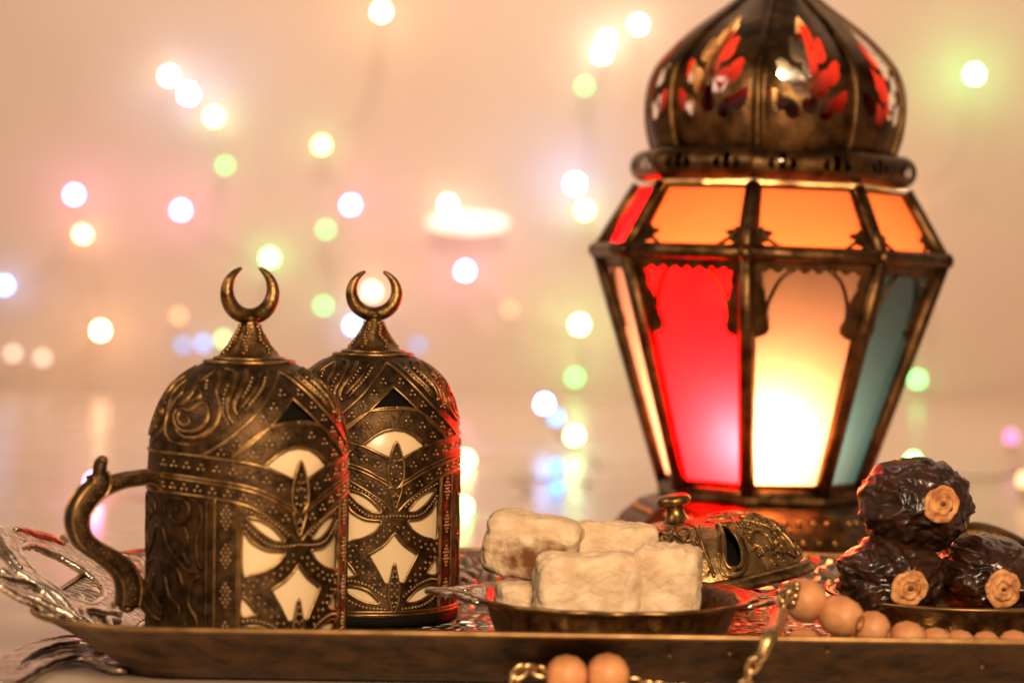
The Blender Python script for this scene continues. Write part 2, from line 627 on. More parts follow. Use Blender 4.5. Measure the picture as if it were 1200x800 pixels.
# raised leaf scrolls on the handle
mbs = MB()
for sy in (-1, 1):
    for pts in ([(-13.8, 5.9), (-14.6, 5.0), (-14.2, 3.6), (-13.8, 2.2), (-14.2, 0.8)], [(-15.0, 6.3), (-15.9, 5.6), (-16.9, 6.9), (-17.0, 7.5)],
                [(-14.4, 6.2), (-15.6, 5.0), (-16.9, 5.2)], [(-18.2, 1.3), (-17.7, 2.7), (-16.9, 4.0)], [(-13.6, 4.9), (-13.9, 3.9), (-13.6, 3.0)], [(-16.0, 7.2), (-15.2, 6.8), (-14.4, 6.7)]):
        q = spline([(a, HC + sy * b) for a, b in pts], 0.15)
        mbs.add(*tube(np.stack([q[:, 0], q[:, 1], hz(q[:, 0], q[:, 1]) + 0.04], 1), 0.15 * np.sin(np.linspace(0.25, 2.9, len(q))) + 0.05, 6))
o = mbs.build('scroll', 'silver', handle, kind='stuff')
# scrolled openwork silver piece lying low under the flare at the left
fo = [(-12.6, 82.6), (-13.4, 85.2), (-14.7, 86.9), (-16.0, 86.6), (-16.9, 84.6), (-17.1, 81.0), (-16.8, 77.5), (-15.7, 77.0), (-15.4, 80.5), (-14.6, 82.2), (-13.6, 80.8), (-12.8, 80.2)]
fh = [(-13.9, 82.8), (-14.6, 85.2), (-15.6, 85.4), (-16.3, 83.8), (-16.4, 81.0), (-16.1, 79.4), (-15.9, 81.4), (-15.0, 83.3)]
bottom_piece, _ = plate_part('bottom_piece', fo, [fh], lambda a, b: 0.34 + 0.03 * np.sin(a * 5) * np.sin(b * 4), 'silver', tray_part, rim=0.14, thick=0.2)
# carved boss on the far right rim
mbs = MB()
q = spline([(17.4, 99.6, 2.0), (18.2, 99.9, 2.9), (19.4, 100.0, 3.15), (20.8, 99.9, 2.7), (21.8, 99.7, 2.0)], 0.2)
mbs.add(*tube(q, 0.55, 8))
q = spline([(18.4, 99.5, 2.3), (19.3, 99.4, 2.7), (20.2, 99.4, 2.3), (19.4, 99.4, 2.0)], 0.15)
mbs.add(*tube(q, 0.2, 6))
tray_part(mbs, 'rim_boss', 'tray_brown')

# ------------------------------------------------------------------ lidded mug
PZ = np.array([0.0, 3.3, 6.7, 7.57, 8.43, 8.85, 9.2, 9.55, 9.8, 10.05, 10.23])
PR = np.array([3.38, 3.40, 3.42, 3.36, 3.16, 2.99, 2.77, 2.46, 2.15, 1.76, 1.40])
_zz = np.linspace(0, 10.23, 400)
_rr = np.interp(_zz, PZ, PR)
for _ in range(3):
    _rr = np.r_[_rr[:6], np.convolve(_rr, np.ones(13) / 13, 'valid'), _rr[-6:]]
_dr = np.gradient(_rr, _zz)


def mug_map(u, z, h):
    r, d = np.interp(z, _zz, _rr), np.interp(z, _zz, _dr)
    nr, nz = 1 / np.sqrt(1 + d * d), -d / np.sqrt(1 + d * d)
    R = r + h * nr
    a = np.radians(u)
    return np.stack([R * np.sin(a), -R * np.cos(a), z + h * nz], -1)


DEG = 0.0597                               # cm of arc to a degree


def on_mug(pts, step=0.07, closed=False, curved=True):
    q = np.array(pts, float)
    q[:, 0] *= DEG
    q = spline(q, step, closed) if curved else polyline(q, step, closed)
    q[:, 0] /= DEG
    return q


def mir(pts):
    return [(-a, b) for a, b in pts]


def sym(halfp):
    """closed polygon from its right half, listed top to bottom"""
    return halfp + [(-a, b) for a, b in halfp[::-1] if a > 0.01]


openings_lid = [(sym([(0, 9.05), (9, 8.60), (17.5, 8.13), (9, 8.19), (0, 8.21)]), False)]
openings_semi = [(sym([(0, 7.50), (7, 7.44), (13.3, 7.25), (21.5, 6.86), (13, 6.60), (5, 6.38), (0, 6.25)]), False)]
side = [
    [(30.5, 5.17), (24, 5.12), (17.5, 4.93), (12.5, 4.66), (8.7, 4.36), (15, 4.37), (22.4, 4.65), (27.5, 4.93)],
    [(32.6, 4.70), (27.3, 4.37), (18.7, 4.10), (8.9, 4.03), (10.5, 3.80), (13.5, 3.60), (20, 3.39), (26, 3.30), (32.5, 3.32)],
    [(32.8, 2.55), (28.8, 2.37), (26, 2.15), (24.3, 1.96), (33.2, 1.93)],
    [(32.2, 1.50), (26, 1.57), (17.4, 1.44), (12, 1.18), (8.7, 0.93), (17.4, 0.95), (26.3, 1.19)],
]
diamond = sym([(0, 3.60), (3.5, 3.33), (7.8, 3.08), (16.6, 2.76), (11.5, 2.25), (6.2, 1.66), (3, 1.70), (0, 1.72)])
lines = [  # right halves, mirrored below
    [(0, 9.92), (7, 9.66), (14.2, 9.26), (26, 8.53), (40, 7.78), (50, 7.38), (57.7, 7.12)],
    [(17.5, 8.13), (27, 7.66), (38.5, 7.10)],
    [(0, 8.28), (9.5, 8.25), (19, 8.08), (29.4, 7.66), (39.3, 7.10)],
    [(4.9, 6.40), (21.6, 6.83), (39, 7.03), (55, 7.12), (70, 7.17), (90, 7.20)],
    [(2.5, 5.42), (10, 5.66), (21.6, 6.02), (38, 6.28), (54, 6.39), (70, 6.46), (90, 6.49)],
    [(0, 5.20), (4.1, 5.34), (21.6, 5.88), (38, 6.15), (54, 6.27), (70, 6.34), (90, 6.37)],
    [(1.5, 4.36), (8.5, 4.77), (21.3, 5.27), (32, 5.58), (48, 5.77), (70, 5.86), (90, 5.88)],
    [(34.2, 5.62), (34.2, 3.2), (34.2, 0.48)],
    [(35.6, 5.66), (35.6, 3.2), (35.6, 0.48)],
    [(48.5, 5.76), (48.5, 3.2), (48.5, 0.48)],
]


def seam_z(u):
    """height of the joint between lid and body, dipping in a V at the front"""
    a = np.abs(((u + 90) % 180) - 90)
    return np.interp(a, [0, 4.1, 21.6, 38, 54, 70, 90], [5.31, 5.40, 5.95, 6.21, 6.33, 6.40, 6.43])


def make_mug():
    root = empty('lidded_mug')
    fine = np.arange(-60, 60.01, 0.48)
    us = np.r_[fine, np.arange(63, 297.1, 3.0)]
    polys_l = [on_mug(p, 0.08, True, c) for p, c in openings_lid + openings_semi]
    polys_b = [on_mug(p, 0.08, True, False) for p in [diamond]] + [on_mug(s_, 0.08, True, True) for s_ in side] + [on_mug(mir(s_), 0.08, True, True) for s_ in side]

    def keep_for(polys, lo):
        def keep(u, z):
            uu = np.where(u > 180, u - 360, u)
            k_ = (z <= seam_z(uu)) if lo else (z > seam_z(uu))
            near = np.abs(uu) < 60
            for p_ in polys:
                k_ &= ~(near & inside(uu, z, p_))
            return k_
        return keep
    body = MB().add(*grid_cells(us, np.arange(0.40, 6.50, 0.03), mug_map, keep_for(polys_b, True), True)).build('body', 'patina', root)
    lid = MB().add(*grid_cells(us, np.r_[np.arange(5.28, 10.2, 0.03), 10.22], mug_map, keep_for(polys_l, False), True)).build('lid', 'patina', root)

    # cream cup inside
    cup = [(0.0, 0.5), (3.15, 0.5), (3.18, 1.0), (3.20, 6.5), (3.16, 7.4), (3.02, 7.62), (2.95, 7.4), (2.95, 1.0), (0.0, 0.9)]
    MB().add(*lathe(cup, 72)).build('porcelain_cup', 'porcelain', root)
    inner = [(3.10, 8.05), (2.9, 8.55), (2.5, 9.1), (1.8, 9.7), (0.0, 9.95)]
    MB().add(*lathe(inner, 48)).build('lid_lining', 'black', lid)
    MB().add(*lathe([(0.0, 0.0), (3.15, 0.0), (3.42, 0.05), (3.44, 0.3), (3.36, 0.42), (3.0, 0.45)], 72)).build('base_ring', 'black', body)

    # raised outlines
    tr_l, tr_b = MB(), MB()

    def ridge(mb, pts, r, closed=False, h=0.02):
        q = np.asarray(pts)
        mb.add(*tube(mug_map(q[:, 0], q[:, 1], np.full(len(q), h)), r, 6, closed))
    for p_ in polys_l:
        ridge(tr_l, p_, 0.05, True)
    for p_ in polys_b:
        ridge(tr_b, p_, 0.042, True, 0.01)
    for i, l in enumerate(lines):
        for s_ in (l, mir(l)):
            ridge(tr_l if i < 5 else tr_b, on_mug(s_), 0.055 if i < 7 else 0.04)
    # back half of the bands
    for z, mb_ in ((7.20, tr_l), (6.49, tr_l), (6.37, tr_b), (5.88, tr_b)):
        ridge(mb_, [(a, z) for a in np.arange(90, 270.1, 3)], 0.05)
    for z in (0.48, 0.60):
        ridge(tr_b, [(a, z) for a in np.arange(0, 360, 2.5)], 0.05, True)
    ridge(tr_l, [(a, 10.17) for a in np.arange(0, 360, 4)], 0.07, True)
    tr_b.build('raised_outline', 'brass', body, kind='stuff')
    tr_l.build('raised_outline', 'brass', lid, kind='stuff')

    # leaves in the middle of the pattern
    def leaf(parent, halfp, beads, seat=0.05):
        P_ = on_mug(sym(halfp), 0.05, True)
        c0, c1 = P_[:, 1].min(), P_[:, 1].max()
        g = grid_cells(np.arange(-8, 8.01, 0.35), np.arange(c0 - 0.02, c1 + 0.02, 0.02), lambda a, b, h: mug_map(a, b, h + seat), lambda a, b: inside(a, b, P_))
        lf = MB().add(*g).build('leaf', 'patina', parent)
        mb_ = MB()
        ridge(mb_, P_, 0.048, True, seat + 0.01)
        mb_.build('raised_outline', 'brass', lf, kind='stuff')
        return [(a, b, seat) for a, b in beads]
    bl, bb = [], []          # bead positions (u, z, h)
    bl += leaf(lid, [(0, 7.0), (1.7, 6.82), (3.2, 6.55), (5.0, 6.12), (4.9, 5.62), (2.6, 5.36), (0, 5.24)],
               [(0, 6.55), (-1.2, 6.3), (1.2, 6.3), (-2.2, 6.05), (2.2, 6.05), (-3.1, 5.8), (3.1, 5.8), (-2.6, 5.6), (2.6, 5.6), (0, 6.1), (0, 5.55)])
    bb += leaf(body, [(0, 5.22), (3.2, 5.30), (4.1, 5.20), (2.0, 4.80), (0, 4.5)], [(0, 4.75), (-1.2, 4.97), (1.2, 4.97), (0, 5.05)], 0.03)
    bb += leaf(body, [(0, 2.42), (1.6, 2.02), (3.2, 1.60), (3.5, 1.30), (2.4, 0.90), (0, 0.58)],
               [(0, 2.15), (-1.1, 1.92), (1.1, 1.92), (-1.7, 1.68), (1.7, 1.68), (-1.9, 1.43), (1.9, 1.43), (-1.7, 1.18), (1.7, 1.18), (-1.1, 0.95), (1.1, 0.95), (0, 1.6), (0, 1.3), (0, 0.8)])
    # scroll relief
    sl, sb = MB(), MB()
    scr = [
        [(-70.2, 8.41), (-67.7, 8.27), (-70.7, 8.11), (-75.5, 8.22), (-78.5, 8.48), (-75.5, 8.67), (-69.9, 8.60), (-64.0, 8.82), (-60.0, 8.90)],
        [(-60, 8.93), (-56.5, 8.75), (-55.3, 8.41), (-58.9, 8.07), (-67.3, 7.91), (-76.3, 8.04), (-82.2, 8.42), (-81.5, 8.66)],
        [(-78.8, 8.02), (-70.2, 7.75), (-60.0, 7.75), (-52.3, 8.0), (-48.3, 8.41), (-48.6, 8.88), (-53.3, 9.29), (-53.4, 9.58), (-61.1, 9.90)],
        [(-56.1, 10.0), (-42.8, 9.85), (-41.0, 9.35), (-43.7, 8.95), (-42.6, 8.48), (-38.5, 8.22)],
        [(-33.5, 9.95), (-32.9, 9.59), (-38.1, 9.06), (-39.2, 8.70), (-36.5, 8.50)],
        [(-20.2, 9.87), (-22.8, 9.53), (-30.0, 9.07), (-35.3, 8.71)],
        [(-76.4, 9.74), (-72.6, 9.33), (-75.5, 8.91), (-82.1, 8.78)],
        [(-77.6, 8.78), (-67.7, 8.98), (-64.6, 9.18), (-71.4, 9.45), (-70.7, 9.68), (-65.4, 9.98)],
        [(-12.0, 9.93), (-17.0, 9.58), (-25.0, 9.12), (-33.0, 8.62)],
        [(-88, 9.6), (-84, 9.2), (-88, 8.8), (-90, 8.3), (-86, 7.8), (-78, 7.55), (-66, 7.5)],
    ]
    thick = [0.085, 0.09, 0.11, 0.10, 0.13, 0.08, 0.09, 0.08, 0.06, 0.07]
    for pts, t_ in zip(scr, thick):
        for f_ in (1, -1, 2, -2):
            q_ = [(f_ * a, b) for a, b in pts] if abs(f_) == 1 else [(180 + (a if f_ == 2 else -a), b) for a, b in pts]
            q = on_mug(q_, 0.09)
            rr_ = t_ * (0.45 + 0.55 * np.sin(np.linspace(0.3, 2.84, len(q))))
            sl.add(*tube(mug_map(q[:, 0], q[:, 1], np.full(len(q), 0.0)), rr_, 8))
    sl.build('scrollwork', 'brass_mid', lid, kind='stuff')
    rel = [
        [(-85.0, 5.11), (-82.9, 5.53), (-72.6, 5.70), (-65.3, 5.53), (-66.1, 5.05), (-74.3, 4.89), (-79.3, 5.14), (-73.4, 5.36)],
        [(-62.9, 5.70), (-57.7, 5.48), (-56.4, 4.95), (-59.7, 4.4), (-59.1, 3.73), (-56.5, 3.4)],
        [(-87.1, 4.76), (-81.2, 4.11), (-72.8, 3.68), (-65.5, 3.31), (-57.8, 3.33)],
        [(-68.2, 4.78), (-65.4, 4.38), (-68.3, 3.9), (-64.1, 3.51)],
        [(-87.3, 3.6), (-74.4, 3.4), (-69.1, 2.89), (-71.4, 2.61)],
        [(-57.8, 3.2), (-63.1, 2.77), (-64.6, 2.23), (-59.2, 1.71), (-58, 0.9)],
        [(-83.3, 3.08), (-79.6, 2.43), (-71.4, 2.07), (-73.0, 1.52), (-80, 1.1)],
        [(-66, 1.6), (-69, 1.2), (-65, 0.8), (-61, 1.1)],
        [(-53.5, 5.7), (-53.5, 3.2), (-53.5, 0.5)],
    ]
    for pts in rel:
        for f_ in (0, 1, 2, 3):
            q_ = pts if f_ == 0 else [(-a, b) for a, b in pts] if f_ == 1 else [(-180 - a, b) for a, b in pts] if f_ == 2 else [(180 + a, b) for a, b in pts]
            q = on_mug(q_, 0.09)
            sb.add(*tube(mug_map(q[:, 0], q[:, 1], np.full(len(q), 0.0)), 0.085 * (0.5 + 0.5 * np.sin(np.linspace(0.4, 2.74, len(q)))), 7))
    sb.build('scrollwork', 'patina', body, kind='stuff')

    # beads
    def trefoils(pts, gap, out, s=0.10, flip=False):
        q = on_mug(pts, 0.05)
        arc = np.r_[0, np.cumsum(np.hypot(np.diff(q[:, 0]) * DEG, np.diff(q[:, 1])))]
        n_ = max(1, int(arc[-1] / gap))
        for t_ in (np.arange(n_) + 0.5) * arc[-1] / n_:
            a, b = np.interp(t_, arc, q[:, 0]), np.interp(t_, arc, q[:, 1])
            for dx, dz in ((0, s * 0.9), (-s, -s * 0.55), (s, -s * 0.55)):
                out.append((a + dx / DEG, b + (-dz if flip else dz), 0.0))

    def row(pts, gap, out, off=0.0):
        q = on_mug(pts, 0.02)
        arc = np.r_[0, np.cumsum(np.hypot(np.diff(q[:, 0]) * DEG, np.diff(q[:, 1])))]
        d = np.gradient(q, axis=0)
        for i_, t_ in enumerate(np.arange(gap / 2, arc[-1], gap)):
            a, b = np.interp(t_, arc, q[:, 0]), np.interp(t_, arc, q[:, 1])
            if off:
                j = int(np.argmin(abs(arc - t_)))
                tx, tz = d[j, 0] * DEG, d[j, 1]
                n_ = math.hypot(tx, tz) + 1e-9
                sg = off if i_ % 2 else -off
                a, b = a - tz / n_ * sg / DEG, b + tx / n_ * sg
            out.append((a, b, 0.0))
    for s_ in (1, -1):
        f_ = lambda P_: [(a * s_, b) for a, b in P_]
        trefoils(f_([(3.5, 9.42), (10, 9.05), (19, 8.52), (29, 7.97), (39, 7.48), (50, 7.16)]), 0.52, bl)
        trefoils(f_([(3.5, 7.88), (13, 7.76), (21.5, 7.48), (31, 7.00)]), 0.52, bl)
        trefoils(f_([(7.5, 6.00), (21.6, 6.42), (38, 6.66), (54, 6.76), (70, 6.82), (90, 6.85)]), 0.52, bl)
        trefoils(f_([(5, 4.98), (12, 5.25), (21.6, 5.57), (34, 5.85), (52, 6.02), (70, 6.10), (90, 6.12)]), 0.50, bb)
        row(f_([(31.5, 4.95), (26.5, 4.64), (18, 4.25), (8.9, 4.19), (1, 4.22)]), 0.135, bb)
        row(f_([(6, 4.50), (12, 4.83), (20, 5.12), (31, 5.38)]), 0.15, bb)
        row(f_([(2, 3.90), (7, 3.56), (12, 3.32), (20, 3.06), (27, 2.98), (33, 3.02)]), 0.155, bb, 0.085)
        row(f_([(32, 2.78), (26, 2.50), (20, 2.20), (14, 1.85), (9, 1.50)]), 0.155, bb, 0.085)
        row(f_([(33, 1.72), (26, 1.76), (17.4, 1.62), (11, 1.38), (5.5, 1.15)]), 0.14, bb)
        row(f_([(33, 1.22), (27.5, 0.98), (19, 0.78), (10, 0.72), (4, 0.70)]), 0.14, bb)
        for zc in (5.15, 3.87, 2.59, 1.31):
            for r_, n_ in zip(range(-3, 4), (1, 2, 3, 2, 3, 2, 1)):
                for c_ in range(n_):
                    bb.append(((42 + (c_ - (n_ - 1) / 2) * 2.5) * s_, zc + r_ * 0.125, 0.0))
    # rows of beads between the scrolls
    for s_ in (1, -1):
        for P_ in ([(-46, 9.5), (-47, 9.1), (-46, 8.6), (-42, 8.2)], [(-27, 9.75), (-31, 9.35), (-35.5, 9.0)], [(-62, 9.3), (-66, 9.6)], [(-16, 9.75), (-22, 9.3), (-30, 8.85)]):
            row([(a * -s_, b) for a, b in P_], 0.14, bl)

    for lst, par in ((bl, lid), (bb, body)):
        A = np.array(lst)
        C = mug_map(A[:, 0], A[:, 1], A[:, 2] + 0.035)
        mb_ = MB()
        V, F = ICO1
        for c in C:
            mb_.add(V * 0.055 + c, F)
        mb_.build('bead', 'brass_bead', par, kind='stuff')

    # finial and crescent
    fin = [(1.36, 10.10), (1.28, 10.22), (1.18, 10.34), (1.04, 10.40), (0.90, 10.50), (0.62, 10.85), (0.41, 11.25), (0.28, 11.52), (0.27, 11.58), (0.36, 11.66), (0.30, 11.78), (0.0, 11.8)]
    fo_ = MB().add(*lathe(fin, 40, lambda a, r, z: r * (1 + (0.09 * np.cos(6 * a) if 10.45 < z < 11.4 else 0)))).build('finial', 'brass_mid', lid)
    mb_ = MB()
    for k_ in range(6):
        a = k_ * math.pi / 3 + 0.3
        for t_ in np.linspace(0, 1, 9):
            z = 10.5 + 0.9 * t_
            r = 0.92 - 0.78 * t_ + 0.22 * t_ * t_
            mb_.add(ICO1[0] * 0.085 + np.array([r * math.sin(a + 0.12 * math.sin(9 * t_)), -r * math.cos(a + 0.12 * math.sin(9 * t_)), z]), ICO1[1])
    mb_.add(*tube([(1.20 * math.sin(a), -1.20 * math.cos(a), 10.30) for a in np.linspace(0, 2 * math.pi, 40, endpoint=False)], 0.06, 6, True))
    mb_.build('knurl', 'brass', fo_, kind='stuff')
    # crescent: a tapering ring, open at the top
    a = np.linspace(rad(-248), rad(68), 64) + 0
    a = np.linspace(rad(90 + 22), rad(90 + 338), 64)
    t_ = np.linspace(-1, 1, 64)
    r = 0.06 + 0.225 * (1 - np.abs(t_) ** 2.5)
    cx = 0.98 * np.cos(a) * (1 - 0.11 * (1 - t_ ** 2))
    cz = 12.55 + 0.90 * np.sin(a) * (1 - 0.10 * (1 - t_ ** 2))
    P_ = np.stack([cx, np.zeros(64), cz], 1)
    MB().add(*tube(P_, r, 14, False, flat=(1, 0.62) if False else None)).build('crescent', 'brass_mid', lid)

    # handle
    hd = MB()
    path = spline([(5.71, 6.55), (5.66, 6.3), (5.76, 6.06), (6.12, 5.72), (6.43, 5.15), (6.32, 4.53), (5.89, 4.12), (5.27, 3.74), (4.74, 3.29), (4.52, 2.73), (4.57, 2.05)], 0.12)
    arm = spline([(3.2, 5.95), (3.72, 6.33), (4.3, 6.33), (4.92, 6.25), (5.45, 6.07), (5.85, 5.9)], 0.12)
    horn = spline([(5.72, 6.1), (5.66, 6.45), (5.62, 6.8), (5.56, 6.95)], 0.1)
    low = spline([(4.45, 3.0), (4.17, 2.72), (3.94, 2.39), (3.67, 1.98), (3.3, 1.73)], 0.1)

    def bar(q, wi, th):
        P3 = np.stack([-q[:, 0], np.zeros(len(q)), q[:, 1]], 1)
        T = np.gradient(P3, axis=0)
        T /= np.linalg.norm(T, axis=1)[:, None]
        Nn = np.stack([T[:, 2], np.zeros(len(q)), -T[:, 0]], 1)
        prof = [(-1, -0.75), (-0.75, -1), (0.75, -1), (1, -0.75), (1, 0.75), (0.75, 1), (-0.75, 1), (-1, 0.75)]
        wi = np.broadcast_to(wi, (len(q),))
        V = np.concatenate([np.stack([P3[i] + Nn[i] * a_ * wi[i] + np.array([0, 1, 0]) * b_ * th for a_, b_ in prof]) for i in range(len(q))])
        F = []
        for i in range(len(q) - 1):
            for k_ in range(8):
                F.append((i * 8 + k_, i * 8 + (k_ + 1) % 8, (i + 1) * 8 + (k_ + 1) % 8, (i + 1) * 8 + k_))
        F.append(tuple(range(7, -1, -1)))
        F.append(tuple((len(q) - 1) * 8 + k_ for k_ in range(8)))
        hd.add(V, F)
        rails = []
        for s1 in (-1, 1):
            for s2 in (-1, 1):
                rails.append(P3 + Nn * (0.92 * s1 * wi)[:, None] + np.array([0, 0.94 * s2 * th, 0]))
        return rails, P3
    R1, c1 = bar(path, 0.30 + 0.05 * np.sin(np.linspace(0, 9, len(path))), 0.32)
    R2, c2 = bar(arm, 0.21, 0.27)
    R3, c3 = bar(low, 0.22, 0.25)
    R4, c4 = bar(horn, np.linspace(0.22, 0.15, len(horn)), 0.24)
    hob = hd.build('handle', 'patina', root)
    mb_ = MB()
    for rl in R1 + R2 + R3:
        mb_.add(*tube(rl, 0.05, 6))
    mb_.build('edge_rail', 'brass', hob, kind='stuff')
    mb_ = MB()
    for c_, gap, th in ((c1, 3, 0.33), (c2, 3, 0.28)):
        for i in range(2, len(c_) - 1, gap):
            for sy in (-1, 1):
                for dx, dz in ((0, 0.08), (-0.08, -0.05), (0.08, -0.05)):
                    mb_.add(ICO1[0] * 0.042 + c_[i] + np.array([dx, sy * th, dz]), ICO1[1])
    for V_, F_ in [ICO2]:
        mb_.add(V_ * np.array([0.2, 0.22, 0.2]) + np.array([-5.55, 0, 6.95]), F_)
        mb_.add(V_ * np.array([0.28, 0.3, 0.16]) + np.array([-4.58, 0, 2.02]), F_)
    mb_.build('bead', 'brass_mid', hob, kind='stuff')
    return root


mug = make_mug()
m1 = at(290, 600, 83.0)
mug.location = Vector((m1.x, 83.0, 0.25)) * CM
mug.rotation_euler.z = rad(36.5)
tag(mug, 'lidded brass mug nearer the camera, its scrolled handle showing at the left', 'mug', 'lidded brass mugs')
mug2 = copy_tree(mug)
m2 = at(435, 600, 94.0)
mug2.location = Vector((m2.x, 94.0, 0.25)) * CM
mug2.rotation_euler.z = rad(18.6)
tag(mug2, 'lidded brass mug further back, handle hidden, partly behind the other mug', 'mug', 'lidded brass mugs')

# ------------------------------------------------------------------ small dish with sweets
DC = at(716, 690, 85.0)
DC = Vector((DC.x, 85.0, 0.25))
dish = empty('sweet_dish', DC)
tag(dish, 'small dark brass dish with wavy rim and pointed pierced tab, full of sweets', 'dish')


def dish_r(a, r, z):
    wav = 1 + 0.016 * np.cos(18 * a) * np.clip((r - 4.2) / 0.8, 0, 1)
    return r * wav


prof = [(0, 0.02), (3.5, 0.02), (3.75, 0.12), (4.0, 0.6), (4.25, 1.3), (4.4, 1.75), (4.75, 1.98), (5.0, 2.02), (5.1, 2.08), (5.0, 2.16), (4.7, 2.1), (4.3, 1.9), (4.1, 1.4), (3.8, 0.8), (3.4, 0.5), (0, 0.45)]
MB().add(*lathe(prof, 108, dish_r)).build('bowl', 'brass_mid', dish)
P_ = np.array([(5.06 * (1 + 0.016 * math.cos(18 * a)) * math.sin(a), -5.06 * (1 + 0.016 * math.cos(18 * a)) * math.cos(a), 2.10) for a in np.linspace(0, 2 * math.pi, 144, endpoint=False)])
MB().add(*tube(P_, 0.085, 6, True)).build('rim_bead', 'tray_lip', dish)


def dish_part(mb, name, mat, **k):
    o = mb.build(name, mat, dish, **k)
    return o


tabo = [(-4.55, -1.9), (-5.1, -1.7), (-5.4, -1.0), (-6.1, -0.6), (-6.5, 0.0), (-6.1, 0.6), (-5.4, 1.0), (-5.1, 1.7), (-4.55, 1.9)]
tabh = [(-5.0, -0.55), (-5.5, -0.4), (-5.85, 0), (-5.5, 0.4), (-5.0, 0.55), (-4.85, 0)]
plate_part('tab', tabo, [tabh], lambda a, b: 2.12 + 0.05 * (-4.6 - a) + 0.03 * np.sin(a * 9) * np.cos(b * 7), 'silver', dish_part, step=0.09, rim=0.09, thick=0.12)
plate_part('tab', [(-a, b) for a, b in tabo], [[(-a, b) for a, b in tabh]], lambda a, b: 2.08 + 0.0 * a, 'brass_mid', dish_part, step=0.09, rim=0.09, thick=0.12)


def lump(name, c, s, rotz, label, seed, tilt=0.0, mat='delight', amp=0.09, corner=5.4):
    """sugar-dusted cube with soft, uneven faces"""
    V, F = ico(5)
    P = np.sign(V) * np.abs(V) ** (2.0 / corner)
    n_ = (np.abs(V) ** corner).sum(1) ** (1 / corner)
    P = V / n_[:, None]
    out = []
    for p_ in P:
        q = Vector(p_)
        d = noise.fractal(q * 1.3 + Vector((seed, 0, 0)), 1.0, 2.0, 3) * amp * 1.1
        d += noise.fractal(q * 5 + Vector((0, seed, 0)), 0.8, 2.0, 4) * amp * 0.2
        d += -(1 - min(1, abs(noise.noise(q * 1.5 + Vector((0, 0, seed)))) * 5)) * amp * 0.5
        out.append(q * (1 + d))
    A = np.array(out) * np.array(s) / 2
    m_ = Matrix.Rotation(rotz, 3, 'Z') @ Matrix.Rotation(tilt, 3, 'Y')
    A = A @ np.array(m_).T
    A[:, 2] -= A[:, 2].min()
    o = MB().add(A, F).build(name, mat, None, loc=c)
    tag(o, label, 'sweet', 'pieces of sugared delight')
    return o


def spotted():
    m = M['delight'].copy()
    m.name = 'toasted_delight'
    nt = m.node_tree
    N, L = nt.nodes, nt.links
    b = N['Principled BSDF']
    src = b.inputs['Base Color'].links[0].from_socket
    tc = [n for n in N if n.type == 'TEX_COORD'][0]
    mp = N.new('ShaderNodeMapping')
    mp.inputs['Location'].default_value = (-0.0012, 0.0046, -0.0125)
    mp.inputs['Scale'].default_value = (0.5, 0.4, 1.35)
    L.new(tc.outputs['Object'], mp.inputs[0])
    ln = N.new('ShaderNodeVectorMath')
    ln.operation = 'LENGTH'
    L.new(mp.outputs[0], ln.inputs[0])
    n = N.new('ShaderNodeTexNoise')
    n.inputs['Scale'].default_value = 260
    L.new(tc.outputs['Object'], n.inputs['Vector'])
    ad = N.new('ShaderNodeMath')
    ad.operation = 'MULTIPLY_ADD'
    L.new(n.outputs['Fac'], ad.inputs[0])
    ad.inputs[1].default_value = 0.012
    L.new(ln.outputs['Value'], ad.inputs[2])
    mr = N.new('ShaderNodeMapRange')
    mr.inputs[1].default_value, mr.inputs[2].default_value = 0.009, 0.017
    mr.inputs[3].default_value, mr.inputs[4].default_value = 1, 0
    L.new(ad.outputs[0], mr.inputs[0])
    mx = N.new('ShaderNodeMixRGB')
    L.new(mr.outputs[0], mx.inputs[0])
    L.new(src, mx.inputs[1])
    mx.inputs[2].default_value = (0.17, 0.062, 0.02, 1)
    L.new(mx.outputs[0], b.inputs['Base Color'])
    return m


M['delight_toasted'] = spotted()


def gpos(x, y, d):
    p_ = at(x, y, d)
    return Vector((p_.x, d, p_.z))


lump('turkish_delight', (gpos(689, 700, 83.5).x, 83.5, 1.10), (3.75, 2.3, 2.85), rad(4), 'widest pale sweet at the front left of the dish', 2.0, tilt=rad(-2))
lump('turkish_delight', (gpos(780, 700, 83.8).x, 83.8, 1.10), (2.35, 2.2, 3.0), rad(-9), 'pale square sweet at the front right, next to the brass lid', 7.3, tilt=rad(3))
lump('turkish_delight', (gpos(609, 700, 84.9).x, 84.9, 1.25), (1.75, 1.8, 1.5), rad(10), 'small pale sweet low at the left under the toasted one', 11.1)
lump('turkish_delight', (gpos(624, 700, 86.6).x, 86.5, 2.55), (3.45, 2.3, 2.35), rad(-6), 'pale sweet with a toasted brown patch, highest at the back left', 15.7, tilt=rad(8), mat='delight_toasted')
lump('turkish_delight', (gpos(719, 700, 87.2).x, 87.0, 1.10), (3.1, 1.9, 3.5), rad(4), 'smooth pale sweet behind, between the toasted one and the lid', 21.9, tilt=rad(5))

# ------------------------------------------------------------------ domed dish lid with a knob
LCt = at(806, 650, 94.2)
lid = empty('dish_lid', (LCt.x, 94.2, 1.55), (rad(-2), rad(-10), 0))
tag(lid, 'domed brass dish lid with round knob and teardrop opening, tipped behind the sweets', 'lid')
LP = np.array([(0.0, 2.50), (0.9, 2.48), (2.0, 2.44), (3.0, 2.28), (3.7, 1.90), (4.2, 1.28), (4.48, 0.70), (4.55, 0.45)])
ls = np.r_[0, np.cumsum(np.linalg.norm(np.diff(LP, axis=0), axis=1))]


